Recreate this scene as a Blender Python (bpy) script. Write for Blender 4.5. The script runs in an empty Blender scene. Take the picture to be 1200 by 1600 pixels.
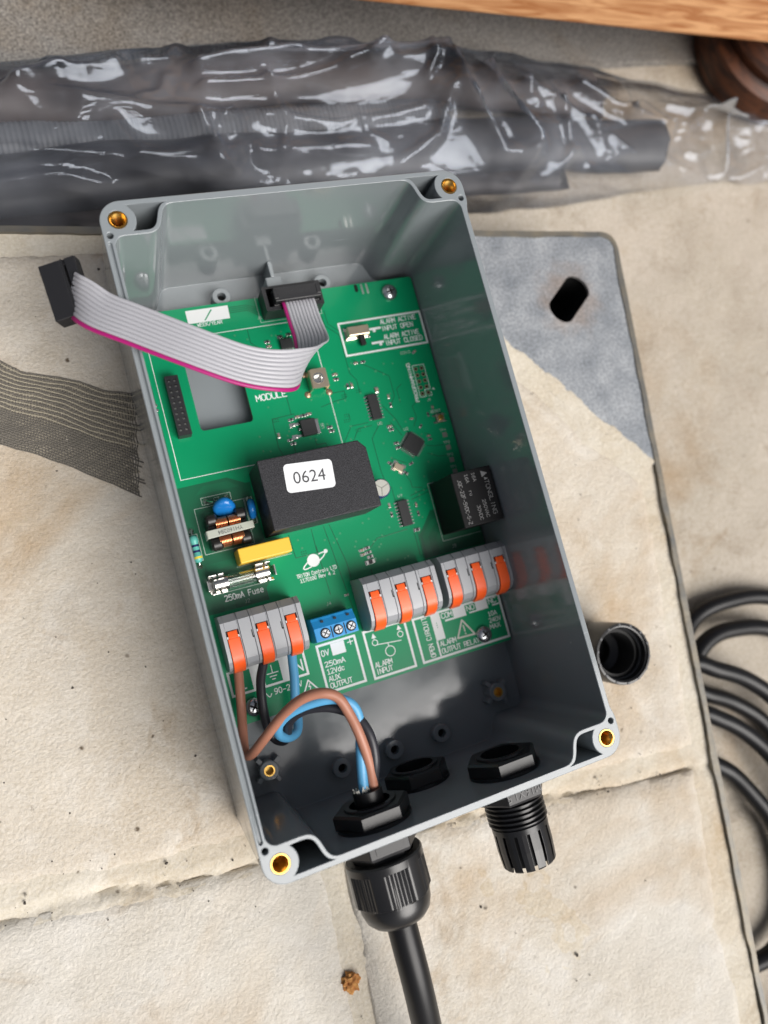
import bpy, bmesh, math, random
from mathutils import Vector, Matrix, noise, Quaternion
import numpy as np

# ------------------------------------------------------------------ camera, world, sun, exposure
S = 0.001                                   # everything below is laid out in millimetres
scene = bpy.context.scene
col = scene.collection
cam_d = bpy.data.cameras.new('camera'); cam = bpy.data.objects.new('camera', cam_d); col.objects.link(cam)
cam_d.sensor_fit = 'VERTICAL'; cam_d.sensor_height = 36.0; cam_d.sensor_width = 27.0; cam_d.lens = 26.957
CR = [(0.92057418, -0.26065887, 0.29086101), (0.22613522, 0.96290876, 0.14720593), (-0.31844315, -0.06974006, 0.94537309)]
CC = (-73.503, -23.665, 286.417)
M4 = Matrix.Identity(4)
for c in range(3):
    for r in range(3): M4[r][c] = CR[c][r]
for r in range(3): M4[r][3] = CC[r] * S
cam.matrix_world = M4
cam_d.clip_start = 0.01; cam_d.clip_end = 50
cam_d.dof.use_dof = True; cam_d.dof.focus_distance = 0.252; cam_d.dof.aperture_fstop = 7.5
scene.camera = cam

SUN_EL, SUN_AZ = 52.0, 150.0                # azimuth clockwise from +y
world = bpy.data.worlds.new('World'); scene.world = world; world.use_nodes = True
wn = world.node_tree.nodes; wl = world.node_tree.links
bg = wn['Background']; sky = wn.new('ShaderNodeTexSky'); sky.sky_type = 'NISHITA'; sky.sun_disc = False
sky.sun_elevation = math.radians(SUN_EL); sky.sun_rotation = math.radians(SUN_AZ)
sky.dust_density = 7.0; sky.air_density = 1.0; sky.ozone_density = 1.0
hs = wn.new('ShaderNodeHueSaturation'); hs.inputs['Saturation'].default_value = 0.55
wl.new(sky.outputs[0], hs.inputs['Color']); wl.new(hs.outputs[0], bg.inputs[0]); bg.inputs[1].default_value = 0.062
sd = bpy.data.lights.new('sun', 'SUN'); sun = bpy.data.objects.new('sun', sd); col.objects.link(sun)
sd.energy = 3.9; sd.angle = math.radians(46); sd.color = (1.0, 0.975, 0.945)
az, el = math.radians(SUN_AZ), math.radians(SUN_EL)
sv = Vector((math.sin(az) * math.cos(el), math.cos(az) * math.cos(el), math.sin(el)))
sun.rotation_euler = sv.to_track_quat('Z', 'Y').to_euler()
vs = scene.view_settings; vs.view_transform = 'Standard'; vs.look = 'None'; vs.gamma = 1.0; vs.use_curve_mapping = False
vs.exposure = 0.0

random.seed(7)
PI = math.pi

# ------------------------------------------------------------------ materials
MATS = {}
def mat(name, colr, rough=0.5, metal=0.0, spec=0.5, bump=None, coat=0.0, var=None, trans=0.0, alpha=None):
    """bump=(scale per mm, strength, distance mm) ; var=(scale per mm, second colour, contrast)"""
    if name in MATS: return MATS[name]
    m = bpy.data.materials.new(name); m.use_nodes = True
    nt = m.node_tree; b = nt.nodes['Principled BSDF']
    b.inputs['Base Color'].default_value = (*colr, 1); b.inputs['Roughness'].default_value = rough
    b.inputs['Metallic'].default_value = metal; b.inputs['Specular IOR Level'].default_value = spec
    b.inputs['Coat Weight'].default_value = coat; b.inputs['Coat Roughness'].default_value = 0.08
    b.inputs['Transmission Weight'].default_value = trans
    tc = nt.nodes.new('ShaderNodeTexCoord')
    if var:
        n = nt.nodes.new('ShaderNodeTexNoise'); n.inputs['Scale'].default_value = var[0] * 1000; n.inputs['Detail'].default_value = 6
        nt.links.new(tc.outputs['Object'], n.inputs['Vector'])
        r = nt.nodes.new('ShaderNodeValToRGB'); k = var[2] if len(var) > 2 else 0.2
        r.color_ramp.elements[0].position = 0.5 - k; r.color_ramp.elements[1].position = 0.5 + k
        r.color_ramp.elements[0].color = (*colr, 1); r.color_ramp.elements[1].color = (*var[1], 1)
        nt.links.new(n.outputs['Fac'], r.inputs[0]); nt.links.new(r.outputs[0], b.inputs['Base Color'])
    if bump:
        n = nt.nodes.new('ShaderNodeTexNoise'); n.inputs['Scale'].default_value = bump[0] * 1000; n.inputs['Detail'].default_value = 8
        nt.links.new(tc.outputs['Object'], n.inputs['Vector'])
        bp = nt.nodes.new('ShaderNodeBump'); bp.inputs['Strength'].default_value = bump[1]; bp.inputs['Distance'].default_value = bump[2] * S
        nt.links.new(n.outputs['Fac'], bp.inputs['Height']); nt.links.new(bp.outputs[0], b.inputs['Normal'])
    MATS[name] = m
    return m

def stone_mat(name, c1, c2, c3, dirt, grain=1.0):
    m = bpy.data.materials.new(name); m.use_nodes = True; nt = m.node_tree; N = nt.nodes; L = nt.links
    b = N['Principled BSDF']; b.inputs['Roughness'].default_value = 0.88; b.inputs['Specular IOR Level'].default_value = 0.25
    tc = N.new('ShaderNodeTexCoord')
    def nz(scale, detail=6, rough=0.6, dist=0.0):
        n = N.new('ShaderNodeTexNoise'); n.inputs['Scale'].default_value = scale; n.inputs['Detail'].default_value = detail
        n.inputs['Roughness'].default_value = rough; n.inputs['Distortion'].default_value = dist
        L.new(tc.outputs['Object'], n.inputs['Vector']); return n.outputs['Fac']
    def ramp(v, p0, p1, a=(0, 0, 0), z=(1, 1, 1)):
        r = N.new('ShaderNodeValToRGB'); r.color_ramp.elements[0].position = p0; r.color_ramp.elements[1].position = p1
        r.color_ramp.elements[0].color = (*a, 1); r.color_ramp.elements[1].color = (*z, 1); L.new(v, r.inputs[0]); return r.outputs[0]
    def mix(f, a, c, mode='MIX'):
        x = N.new('ShaderNodeMix'); x.data_type = 'RGBA'; x.blend_type = mode
        if isinstance(f, float): x.inputs[0].default_value = f
        else: L.new(f, x.inputs[0])
        for s, i in ((a, 6), (c, 7)):
            if isinstance(s, tuple): x.inputs[i].default_value = (*s, 1)
            else: L.new(s, x.inputs[i])
        return x.outputs[2]
    base = mix(ramp(nz(17, 4), .38, .62), c1, c2)
    base = mix(ramp(nz(42, 6, .65, .6), .5, .72), base, c3)
    base = mix(ramp(nz(900, 4, .7), .3, .75), base, mix(0.5, base, (0.78, 0.74, 0.68), 'MIX'))
    base = mix(ramp(nz(1500, 3, .8), .62, .72), base, mix(0.45, base, dirt))
    st = ramp(nz(7.5, 5, .6, .8), .52, .70); base = mix(st, base, mix(0.75, base, (0.70, 0.52, 0.32), 'MULTIPLY'))
    base = mix(ramp(nz(21, 7, .7, 1.2), .58, .70), base, mix(0.5, base, (0.62, 0.5, 0.36), 'MULTIPLY'))
    # small dark specks
    v = N.new('ShaderNodeTexVoronoi'); v.inputs['Scale'].default_value = 95; L.new(tc.outputs['Object'], v.inputs['Vector'])
    sp = N.new('ShaderNodeMath'); sp.operation = 'MULTIPLY'
    L.new(ramp(v.outputs['Distance'], .05, .11, (1, 1, 1), (0, 0, 0)), sp.inputs[0]); L.new(ramp(nz(260, 3), .5, .62), sp.inputs[1])
    base = mix(sp.outputs[0], base, dirt)
    L.new(base, b.inputs['Base Color'])
    a1 = N.new('ShaderNodeMath'); a1.operation = 'MULTIPLY_ADD'; a1.inputs[1].default_value = 0.8
    L.new(nz(820 * grain, 5, .6), a1.inputs[0]); L.new(nz(130 * grain, 6, .6, .4), a1.inputs[2])
    bp = N.new('ShaderNodeBump'); bp.inputs['Strength'].default_value = 0.47; bp.inputs['Distance'].default_value = 1.7 * S
    L.new(a1.outputs[0], bp.inputs['Height']); L.new(bp.outputs[0], b.inputs['Normal'])
    return m

M_shell = mat('grey_abs', (0.24, 0.265, 0.28), 0.09, spec=0.55, bump=(0.02, 0.03, 0.4))
def _wear(m):                                    # handling marks: uneven gloss and faint dust
    nt = m.node_tree; N = nt.nodes; L = nt.links; b = N['Principled BSDF']; tc = N.new('ShaderNodeTexCoord')
    n = N.new('ShaderNodeTexNoise'); n.inputs['Scale'].default_value = 55; n.inputs['Detail'].default_value = 8; n.inputs['Roughness'].default_value = .7; L.new(tc.outputs['Object'], n.inputs['Vector'])
    r = N.new('ShaderNodeMapRange'); r.inputs[1].default_value = .35; r.inputs[2].default_value = .75; r.inputs[3].default_value = .06; r.inputs[4].default_value = .22; L.new(n.outputs[0], r.inputs[0]); L.new(r.outputs[0], b.inputs['Roughness'])
    mp = N.new('ShaderNodeMapping'); mp.inputs['Rotation'].default_value = (.4, .7, .9); mp.inputs['Scale'].default_value = (30, 900, 500); L.new(tc.outputs['Object'], mp.inputs[0])
    s_ = N.new('ShaderNodeTexNoise'); s_.inputs['Scale'].default_value = 1.0; s_.inputs['Detail'].default_value = 2; L.new(mp.outputs[0], s_.inputs['Vector'])
    sr = N.new('ShaderNodeMapRange'); sr.inputs[1].default_value = .74; sr.inputs[2].default_value = .80; L.new(s_.outputs[0], sr.inputs[0])
    x = N.new('ShaderNodeMix'); x.data_type = 'RGBA'; x.inputs[6].default_value = b.inputs['Base Color'].default_value; x.inputs[7].default_value = (.42, .45, .48, 1); L.new(sr.outputs[0], x.inputs[0]); L.new(x.outputs[2], b.inputs['Base Color'])
_wear(M_shell)
M_brass = mat('brass', (0.75, 0.46, 0.12), 0.28, 1.0)
M_black = mat('black_nylon', (0.012, 0.012, 0.013), 0.28, spec=0.5)
M_blackm = mat('black_moulded', (0.016, 0.016, 0.018), 0.42, bump=(2.0, 0.15, 0.1))
M_cableblk = mat('cable_rubber', (0.008, 0.008, 0.009), 0.36, spec=0.3, bump=(1.2, 0.15, 0.1))
M_seal = mat('seal_rubber', (0.02, 0.02, 0.02), 0.6)
M_pcb = mat('solder_mask', (0.001, 0.275, 0.115), 0.3, spec=0.3, coat=0.08, var=(0.018, (0.001, 0.235, 0.095), 0.15))
M_trace = mat('mask_over_gap', (0.001, 0.075, 0.032), 0.3, coat=0.1)
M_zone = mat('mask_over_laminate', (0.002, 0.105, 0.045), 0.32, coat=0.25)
M_edge = mat('laminate_edge', (0.12, 0.2, 0.07), 0.6)
M_silk = mat('silkscreen_white', (0.74, 0.76, 0.76), 0.55)
M_silkd = mat('silkscreen_thin', (0.42, 0.5, 0.45), 0.6)
M_tin = mat('tinned_metal', (0.74, 0.73, 0.70), 0.22, 1.0)
M_tinr = mat('solder', (0.55, 0.55, 0.52), 0.35, 1.0)
M_gold = mat('gold_plating', (0.80, 0.66, 0.48), 0.3, 1.0)
M_steel = mat('zinc_screw', (0.62, 0.64, 0.66), 0.25, 1.0, bump=(1.5, 0.2, 0.1))
M_chip = mat('chip_epoxy', (0.018, 0.019, 0.02), 0.5, bump=(5.0, 0.15, 0.05))
M_psu = mat('psu_textured', (0.009, 0.009, 0.011), 0.5, spec=0.35, bump=(3.2, 1.0, 0.14), var=(3.0, (0.036, 0.036, 0.042), 0.12))
M_label = mat('label_paper', (0.78, 0.80, 0.82), 0.5)
M_ink = mat('label_ink', (0.05, 0.05, 0.055), 0.6)
M_levgrey = mat('terminal_grey', (0.32, 0.33, 0.35), 0.38)
M_levor = mat('lever_orange', (0.95, 0.12, 0.02), 0.35)
M_dark = mat('recess_black', (0.006, 0.006, 0.006), 0.7)
M_blueterm = mat('terminal_blue', (0.02, 0.27, 0.62), 0.35)
M_bluecap = mat('capacitor_blue', (0.01, 0.16, 0.48), 0.18)
M_yellow = mat('capacitor_yellow', (0.82, 0.50, 0.045), 0.4)
M_copper = mat('enamelled_copper', (0.70, 0.30, 0.14), 0.3, 0.9)
M_ferrite = mat('ferrite', (0.015, 0.013, 0.012), 0.35)
M_tape = mat('tape_grey', (0.40, 0.42, 0.36), 0.45)
M_res = mat('resistor_teal', (0.10, 0.42, 0.36), 0.35)
M_band1 = mat('band_navy', (0.01, 0.015, 0.09), 0.4); M_band2 = mat('band_yellow', (0.65, 0.55, 0.05), 0.4)
M_relay = mat('relay_case', (0.012, 0.012, 0.013), 0.6, spec=0.22)
M_print = mat('relay_print', (0.30, 0.30, 0.30), 0.6)
M_ribbon = mat('ribbon_grey', (0.43, 0.43, 0.46), 0.42)
M_pink = mat('ribbon_pink', (0.40, 0.012, 0.16), 0.4)
M_brown = mat('wire_brown', (0.42, 0.185, 0.12), 0.42); M_bluew = mat('wire_blue', (0.10, 0.36, 0.62), 0.4); M_blackw = mat('wire_black', (0.028, 0.028, 0.035), 0.4)
M_galv = mat('galvanised_steel', (0.40, 0.418, 0.44), 0.5, 0.3, bump=(0.25, 0.25, 0.5), var=(0.09, (0.215, 0.235, 0.26), 0.25))
def _rust_ring(m):                               # rust that has bled round the lifting slot
    nt = m.node_tree; N = nt.nodes; L = nt.links; b = N['Principled BSDF']; src = b.inputs['Base Color'].links[0].from_socket
    tc = N.new('ShaderNodeTexCoord'); d = N.new('ShaderNodeVectorMath'); d.operation = 'DISTANCE'; d.inputs[1].default_value = (.1336, .0704, .042)
    n = N.new('ShaderNodeTexNoise'); n.inputs['Scale'].default_value = 160; n.inputs['Detail'].default_value = 5; L.new(tc.outputs['Object'], n.inputs['Vector'])
    a = N.new('ShaderNodeMath'); a.operation = 'MULTIPLY_ADD'; a.inputs[1].default_value = .018; L.new(tc.outputs['Object'], d.inputs[0]); L.new(n.outputs[0], a.inputs[0]); L.new(d.outputs['Value'], a.inputs[2])
    r = N.new('ShaderNodeValToRGB'); r.color_ramp.elements[0].position = .016; r.color_ramp.elements[0].color = (.5, .5, .5, 1); r.color_ramp.elements[1].position = .0275; r.color_ramp.elements[1].color = (0, 0, 0, 1); L.new(a.outputs[0], r.inputs[0])
    x = N.new('ShaderNodeMix'); x.data_type = 'RGBA'; L.new(r.outputs[0], x.inputs[0]); L.new(src, x.inputs[6]); x.inputs[7].default_value = (.30, .20, .13, 1); L.new(x.outputs[2], b.inputs['Base Color'])
    n2 = N.new('ShaderNodeTexNoise'); n2.inputs['Scale'].default_value = 900; n2.inputs['Detail'].default_value = 4; L.new(tc.outputs['Object'], n2.inputs['Vector'])
    r2 = N.new('ShaderNodeValToRGB'); r2.color_ramp.elements[0].position = .35; r2.color_ramp.elements[0].color = (.72, .72, .72, 1); r2.color_ramp.elements[1].position = .65; r2.color_ramp.elements[1].color = (1.15, 1.15, 1.15, 1); L.new(n2.outputs[0], r2.inputs[0])
    y = N.new('ShaderNodeMix'); y.data_type = 'RGBA'; y.blend_type = 'MULTIPLY'; y.inputs[0].default_value = 1; L.new(x.outputs[2], y.inputs[6]); L.new(r2.outputs[0], y.inputs[7]); L.new(y.outputs[2], b.inputs['Base Color'])
_rust_ring(M_galv)
M_galvedge = mat('weathered_steel', (0.12, 0.125, 0.125), 0.5, 0.4, bump=(0.5, 0.4, 0.4), var=(0.12, (0.22, 0.19, 0.14), 0.25))
M_hole = mat('void_black', (0.004, 0.004, 0.004), 0.9)
M_rust = mat('rust', (0.30, 0.09, 0.018), 0.9, bump=(1.0, 1.0, 0.6), var=(0.6, (0.62, 0.32, 0.10), 0.2))
M_meshd = mat('mesh_fibre_dark', (0.16, 0.147, 0.127), 0.8); M_meshl = mat('mesh_fibre_pale', (0.47, 0.42, 0.32), 0.8)
M_glass = mat('fuse_glass', (0.95, 0.97, 0.96), 0.03, trans=1.0)
M_stone = stone_mat('sandstone', (0.56, 0.505, 0.42), (0.49, 0.42, 0.325), (0.62, 0.575, 0.505), (0.13, 0.10, 0.07))
M_stone2 = stone_mat('sandstone_pale', (0.57, 0.54, 0.48), (0.52, 0.475, 0.40), (0.63, 0.605, 0.56), (0.16, 0.14, 0.11))
M_farshade = stone_mat('far_shade_tone', (0.07, 0.067, 0.065), (0.052, 0.048, 0.045), (0.09, 0.087, 0.083), (0.05, 0.045, 0.04), 0.6)  # dark tone stands in for shade on the far ground
M_mortar = stone_mat('mortar', (0.56, 0.51, 0.41), (0.48, 0.415, 0.31), (0.60, 0.56, 0.48), (0.10, 0.075, 0.05), 0.6)
M_ground = stone_mat('old_paving', (0.33, 0.28, 0.21), (0.385, 0.33, 0.26), (0.26, 0.205, 0.14), (0.09, 0.065, 0.045), 0.7)

# ------------------------------------------------------------------ helpers
ORG = {}
def org(p): return ORG.get(p.name, Vector((0, 0, 0))) if p else Vector((0, 0, 0))
def thing(name, loc, label, cat, group=None):
    o = bpy.data.objects.new(name, None); col.objects.link(o); o.empty_display_size = 0.01
    o.location = Vector(loc) * S; ORG[o.name] = Vector(loc)
    o['label'] = label; o['category'] = cat
    if group: o['group'] = group
    return o
def tag(o, label, cat, group=None):
    o['label'] = label; o['category'] = cat
    if group: o['group'] = group
    return o
def struct(o): o['kind'] = 'structure'; return o

class MB:
    def __init__(s): s.v = []; s.f = []; s.m = []
    def add(s, vs, fs, mi=0, M=None):
        o = len(s.v)
        s.v += [tuple(M @ Vector(p)) if M else tuple(p) for p in vs]
        s.f += [tuple(i + o for i in f) for f in fs]; s.m += [mi] * len(fs); return s
    def box(s, x0, x1, y0, y1, z0, z1, mi=0, M=None):
        return s.add([(x0, y0, z0), (x1, y0, z0), (x1, y1, z0), (x0, y1, z0), (x0, y0, z1), (x1, y0, z1), (x1, y1, z1), (x0, y1, z1)],
                     [(0, 3, 2, 1), (4, 5, 6, 7), (0, 1, 5, 4), (1, 2, 6, 5), (2, 3, 7, 6), (3, 0, 4, 7)], mi, M)
    def prism(s, pts, z0, z1, mi=0, M=None):
        n = len(pts)
        return s.add([(x, y, z0) for x, y in pts] + [(x, y, z1) for x, y in pts],
                     [tuple(range(n - 1, -1, -1)), tuple(range(n, 2 * n))] + [(i, (i + 1) % n, n + (i + 1) % n, n + i) for i in range(n)], mi, M)
    def profx(s, prof, x0, x1, mi=0):        # profile in (y,z), counter-clockwise seen from +x
        n = len(prof)
        return s.add([(x0, y, z) for y, z in prof] + [(x1, y, z) for y, z in prof],
                     [tuple(range(n - 1, -1, -1)), tuple(range(n, 2 * n))] + [(i, (i + 1) % n, n + (i + 1) % n, n + i) for i in range(n)], mi)
    def lathe(s, prof, seg=32, mi=0, M=None, shape=None):
        """prof = [(r,z)...]; open ends with r>0 stay open"""
        vs = []; fs = []; rows = []
        for r, z in prof:
            if r < 1e-6: rows.append([len(vs)]); vs.append((0, 0, z))
            else:
                rows.append(list(range(len(vs), len(vs) + seg)))
                for i in range(seg):
                    a = 2 * PI * i / seg; k = shape(a, z) if shape else 1.0
                    vs.append((r * k * math.cos(a), r * k * math.sin(a), z))
        for a, b in zip(rows, rows[1:]):
            if len(a) == 1 and len(b) == 1: continue
            for i in range(seg):
                j = (i + 1) % seg
                if len(a) == 1: fs.append((a[0], b[j], b[i]))
                elif len(b) == 1: fs.append((a[i], a[j], b[0]))
                else: fs.append((a[i], a[j], b[j], b[i]))
        return s.add(vs, fs, mi, M)
    def tube(s, pts, r, seg=12, mi=0, cap=True, flat=None):
        pts = [Vector(p) for p in pts]; n = len(pts); vs = []; fs = []
        t0 = (pts[1] - pts[0]).normalized(); up = Vector((0, 0, 1)) if abs(t0.z) < .9 else Vector((1, 0, 0))
        u = (up - t0 * up.dot(t0)).normalized()
        for i, p in enumerate(pts):
            t = (pts[min(i + 1, n - 1)] - pts[max(i - 1, 0)]).normalized()
            u = (u - t * u.dot(t)).normalized(); w = t.cross(u)
            rr = r[i] if isinstance(r, (list, tuple)) else r
            for k in range(seg):
                a = 2 * PI * k / seg; vs.append(tuple(p + (u * math.cos(a) + w * math.sin(a)) * rr))
        for i in range(n - 1):
            for k in range(seg):
                j = (k + 1) % seg; fs.append((i * seg + k, i * seg + j, (i + 1) * seg + j, (i + 1) * seg + k))
        if cap: fs.append(tuple(range(seg - 1, -1, -1))); fs.append(tuple(range((n - 1) * seg, n * seg)))
        return s.add(vs, fs, mi)
    def stroke(s, pts, r, z, h=0.03, mi=0):   # flat printed line with round ends, slightly domed so that lines may cross
        for a, b in zip(pts, pts[1:]):
            dx, dy = b[0] - a[0], b[1] - a[1]; l = math.hypot(dx, dy)
            if l < 1e-6: continue
            an = math.atan2(dy, dx); K = 5
            ring = [(b[0] + r * math.cos(an - PI / 2 + PI * k / K), b[1] + r * math.sin(an - PI / 2 + PI * k / K), z) for k in range(K + 1)]
            ring += [(a[0] + r * math.cos(an + PI / 2 + PI * k / K), a[1] + r * math.sin(an + PI / 2 + PI * k / K), z) for k in range(K + 1)]
            vs = ring + [(b[0], b[1], z + h), (a[0], a[1], z + h)]; n = K + 1; B = 2 * n; A = B + 1
            fs = [(i, i + 1, B) for i in range(K)] + [(n + i, n + i + 1, A) for i in range(K)] + [(K, n, A, B), (2 * n - 1, 0, B, A)]
            s.add(vs, fs, mi)
        return s
    def loops(s, outer, holes, z0, z1, top=True, bottom=False, mi=0, hz=None):
        """vertical walls of an outline and its holes with a filled top"""
        L = [outer] + holes
        for k, lp in enumerate(L):
            n = len(lp); zz = z0 if not hz or k == 0 else hz[k - 1]
            fs = [(i, (i + 1) % n, n + (i + 1) % n, n + i) for i in range(n)]
            if k: fs = [tuple(reversed(f)) for f in fs]
            s.add([(x, y, zz) for x, y in lp] + [(x, y, z1) for x, y in lp], fs, mi)
        for z, flag in ((z1, top), (z0, bottom)):
            if not flag: continue
            bm = bmesh.new(); es = []
            for lp in L:
                vv = [bm.verts.new((x, y, 0)) for x, y in lp]
                es += [bm.edges.new((vv[i], vv[(i + 1) % len(vv)])) for i in range(len(vv))]
            bmesh.ops.triangle_fill(bm, use_beauty=True, use_dissolve=False, edges=es, normal=(0, 0, 1))
            bm.verts.index_update(); up = z == z1; fs = []
            for f in bm.faces:
                idx = [v.index for v in f.verts]
                if (f.normal.z > 0) != up: idx.reverse()
                fs.append(tuple(idx))
            s.add([(v.co.x, v.co.y, z) for v in bm.verts], fs, mi); bm.free()
        return s
    def build(s, name, mats, parent=None, smooth=None, bevel=0, segs=2, merge=False):
        me = bpy.data.meshes.new(name); o0 = org(parent)
        me.from_pydata([((x - o0.x) * S, (y - o0.y) * S, (z - o0.z) * S) for x, y, z in s.v], [], s.f)
        if not isinstance(mats, (list, tuple)): mats = [mats]
        for m in mats: me.materials.append(m)
        if len(mats) > 1: me.polygons.foreach_set('material_index', s.m)
        if merge:
            bm = bmesh.new(); bm.from_mesh(me); bmesh.ops.remove_doubles(bm, verts=bm.verts, dist=1e-6); bm.to_mesh(me); bm.free()
        me.update()
        if smooth is not None:
            me.polygons.foreach_set('use_smooth', [True] * len(me.polygons)); me.set_sharp_from_angle(angle=math.radians(smooth))
        o = bpy.data.objects.new(name, me); col.objects.link(o)
        if parent: o.parent = parent; ORG[o.name] = o0
        if bevel:
            b = o.modifiers.new('bevel', 'BEVEL'); b.width = bevel * S; b.segments = segs; b.limit_method = 'ANGLE'; b.angle_limit = math.radians(50)
        return o

def copy_part(src, parent, off):
    c = src.copy(); col.objects.link(c); c.parent = parent; c.location = Vector(src.location) + Vector(off) * S; ORG[c.name] = org(parent); return c

def catmull(pts, n=8):
    P = [Vector(p) for p in pts]; P = [P[0] * 2 - P[1]] + P + [P[-1] * 2 - P[-2]]; out = []
    for i in range(1, len(P) - 2):
        a, b, c, d = P[i - 1:i + 3]
        for k in range(n):
            t = k / n
            out.append(0.5 * ((2 * b) + (c - a) * t + (2 * a - 5 * b + 4 * c - d) * t * t + (3 * b - a - 3 * c + d) * t ** 3))
    out.append(P[-2]); return out
def rrect(x0, x1, y0, y1, r, n=6):
    out = []
    for cx, cy, a in ((x1 - r, y1 - r, 0), (x0 + r, y1 - r, 90), (x0 + r, y0 + r, 180), (x1 - r, y0 + r, 270)):
        for k in range(n + 1):
            t = math.radians(a + 90 * k / n); out.append((cx + r * math.cos(t), cy + r * math.sin(t)))
    return out
def circ(x, y, r, n=24): return [(x + r * math.cos(2 * PI * k / n), y + r * math.sin(2 * PI * k / n)) for k in range(n)]
def T(x, y, z): return Matrix.Translation((x, y, z))
def RZ(d): return Matrix.Rotation(math.radians(d), 4, 'Z')
def RX(d): return Matrix.Rotation(math.radians(d), 4, 'X')
def RY(d): return Matrix.Rotation(math.radians(d), 4, 'Y')

GL = {'A': '0,0 2,6 4,0;.8,2 3.2,2', 'B': '0,0 0,6 2.8,6 3.8,5.2 3.8,4 2.8,3.2 0,3.2;2.8,3.2 4,2.3 4,.9 3,0 0,0', 'C': '4,.9 3,0 1.3,0 .2,1.2 .2,4.8 1.3,6 3,6 4,5.1',
 'D': '0,0 0,6 2.4,6 4,4.4 4,1.6 2.4,0 0,0', 'E': '3.6,6 0,6 0,0 3.6,0;0,3.2 2.8,3.2', 'F': '3.6,6 0,6 0,0;0,3.2 2.8,3.2', 'G': '4,5.1 3,6 1.3,6 .2,4.8 .2,1.2 1.3,0 3,0 4,.9 4,2.8 2.6,2.8',
 'Z': '0,6 4,6 0,0 4,0', 'Q': '1.3,0 .1,1.2 .1,4.8 1.3,6 2.7,6 3.9,4.8 3.9,1.2 2.7,0 1.3,0;2.4,1.6 4,-.4', 'H': '0,0 0,6;4,0 4,6;0,3.1 4,3.1', 'I': '2,0 2,6', 'J': '3,6 3,1.2 2,0 1,0 .2,.8', 'K': '0,0 0,6;4,6 0,2.4;1.4,3.6 4,0', 'L': '0,6 0,0 3.4,0', 'M': '0,0 0,6 2,2.2 4,6 4,0', 'N': '0,0 0,6 4,0 4,6',
 'O': '1.3,0 .1,1.2 .1,4.8 1.3,6 2.7,6 3.9,4.8 3.9,1.2 2.7,0 1.3,0', 'P': '0,0 0,6 2.8,6 3.9,5.1 3.9,3.6 2.8,2.8 0,2.8', 'R': '0,0 0,6 2.8,6 3.9,5.1 3.9,3.7 2.8,2.9 0,2.9;2.2,2.9 4,0',
 'S': '.1,.8 1.1,0 2.9,0 3.9,1 3.9,2.2 3,3 1,3.2 .2,4 .2,5.2 1.2,6 2.8,6 3.8,5.3', 'T': '0,6 4,6;2,6 2,0', 'U': '0,6 0,1.2 1.2,0 2.8,0 4,1.2 4,6', 'V': '0,6 2,0 4,6', 'W': '0,6 1,0 2,4 3,0 4,6', 'X': '0,0 4,6;0,6 4,0',
 'Y': '0,6 2,3 4,6;2,3 2,0', '0': '1.4,0 .3,1.2 .3,4.8 1.4,6 2.6,6 3.7,4.8 3.7,1.2 2.6,0 1.4,0', '1': '.8,4.8 2.2,6 2.2,0;.8,0 3.6,0', '2': '.2,5.2 1.2,6 2.8,6 3.7,5.1 3.7,3.9 .2,0 3.9,0',
 '3': '.2,6 3.8,6 1.9,3.7 2.9,3.7 3.8,2.8 3.8,1 2.8,0 1.1,0 .1,.8', '4': '3,0 3,6 .1,1.8 4,1.8', '5': '3.5,6 .6,6 .3,3.3 1.2,3.8 2.8,3.8 3.8,2.8 3.8,1 2.8,0 1.1,0 .2,.7', '6': '3.5,6 1.8,5.6 .4,3.6 .2,1.2 1.2,0 2.8,0 3.8,1 3.8,2.5 2.8,3.4 1.2,3.4 .3,2.4',
 '7': '.1,6 3.9,6 1.4,0', '8': '1.2,3.2 .3,4 .3,5.2 1.2,6 2.8,6 3.7,5.2 3.7,4 2.8,3.2 1.2,3.2 .2,2.2 .2,1 1.2,0 2.8,0 3.8,1 3.8,2.2 2.8,3.2', '9': '.5,0 2.2,.4 3.6,2.4 3.8,4.8 2.8,6 1.2,6 .2,5 .2,3.5 1.2,2.6 2.8,2.6 3.7,3.6',
 'm': '0,0 0,4;0,3.2 .8,4 1.5,4 2,3.2 2,0;2,3.2 2.8,4 3.5,4 4,3.2 4,0', 'u': '.3,4 .3,.9 1.1,0 2.4,0 3.5,1;3.5,4 3.5,0', 's': '.3,.6 1.2,0 2.6,0 3.4,.7 3.2,1.7 1,2.3 .5,3.1 1.2,4 2.6,4 3.3,3.5', 'e': '.3,2.1 3.6,2.1 3.6,3 2.7,4 1.3,4 .3,3 .3,1 1.3,0 2.8,0 3.5,.5',
 'o': '1.3,0 .3,1 .3,3 1.3,4 2.6,4 3.6,3 3.6,1 2.6,0 1.3,0', 'n': '.3,0 .3,4;.3,3 1.4,4 2.6,4 3.5,3.1 3.5,0', 't': '1.5,5.8 1.5,.9 2.2,0 3,0;.4,4 3,4', 'r': '.8,0 .8,4;.8,2.6 1.8,3.8 3,3.9', 'l': '1.6,6 1.6,.7 2.3,0', 'v': '.3,4 2,0 3.7,4',
 'd': '3.5,6 3.5,0;3.5,3 2.5,4 1.3,4 .3,3 .3,1 1.3,0 2.5,0 3.5,1', 'c': '3.4,3.4 2.6,4 1.3,4 .3,3 .3,1 1.3,0 2.6,0 3.4,.6', '-': '.4,2.6 3.6,2.6', '.': '1.9,0 2.1,.1', '/': '0,-.8 4,6.8', '+': '0,3 4,3;2,1 2,5', ' ': '', 'i': '2,4 2,0;2,5.4 2,5.6'}
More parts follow.
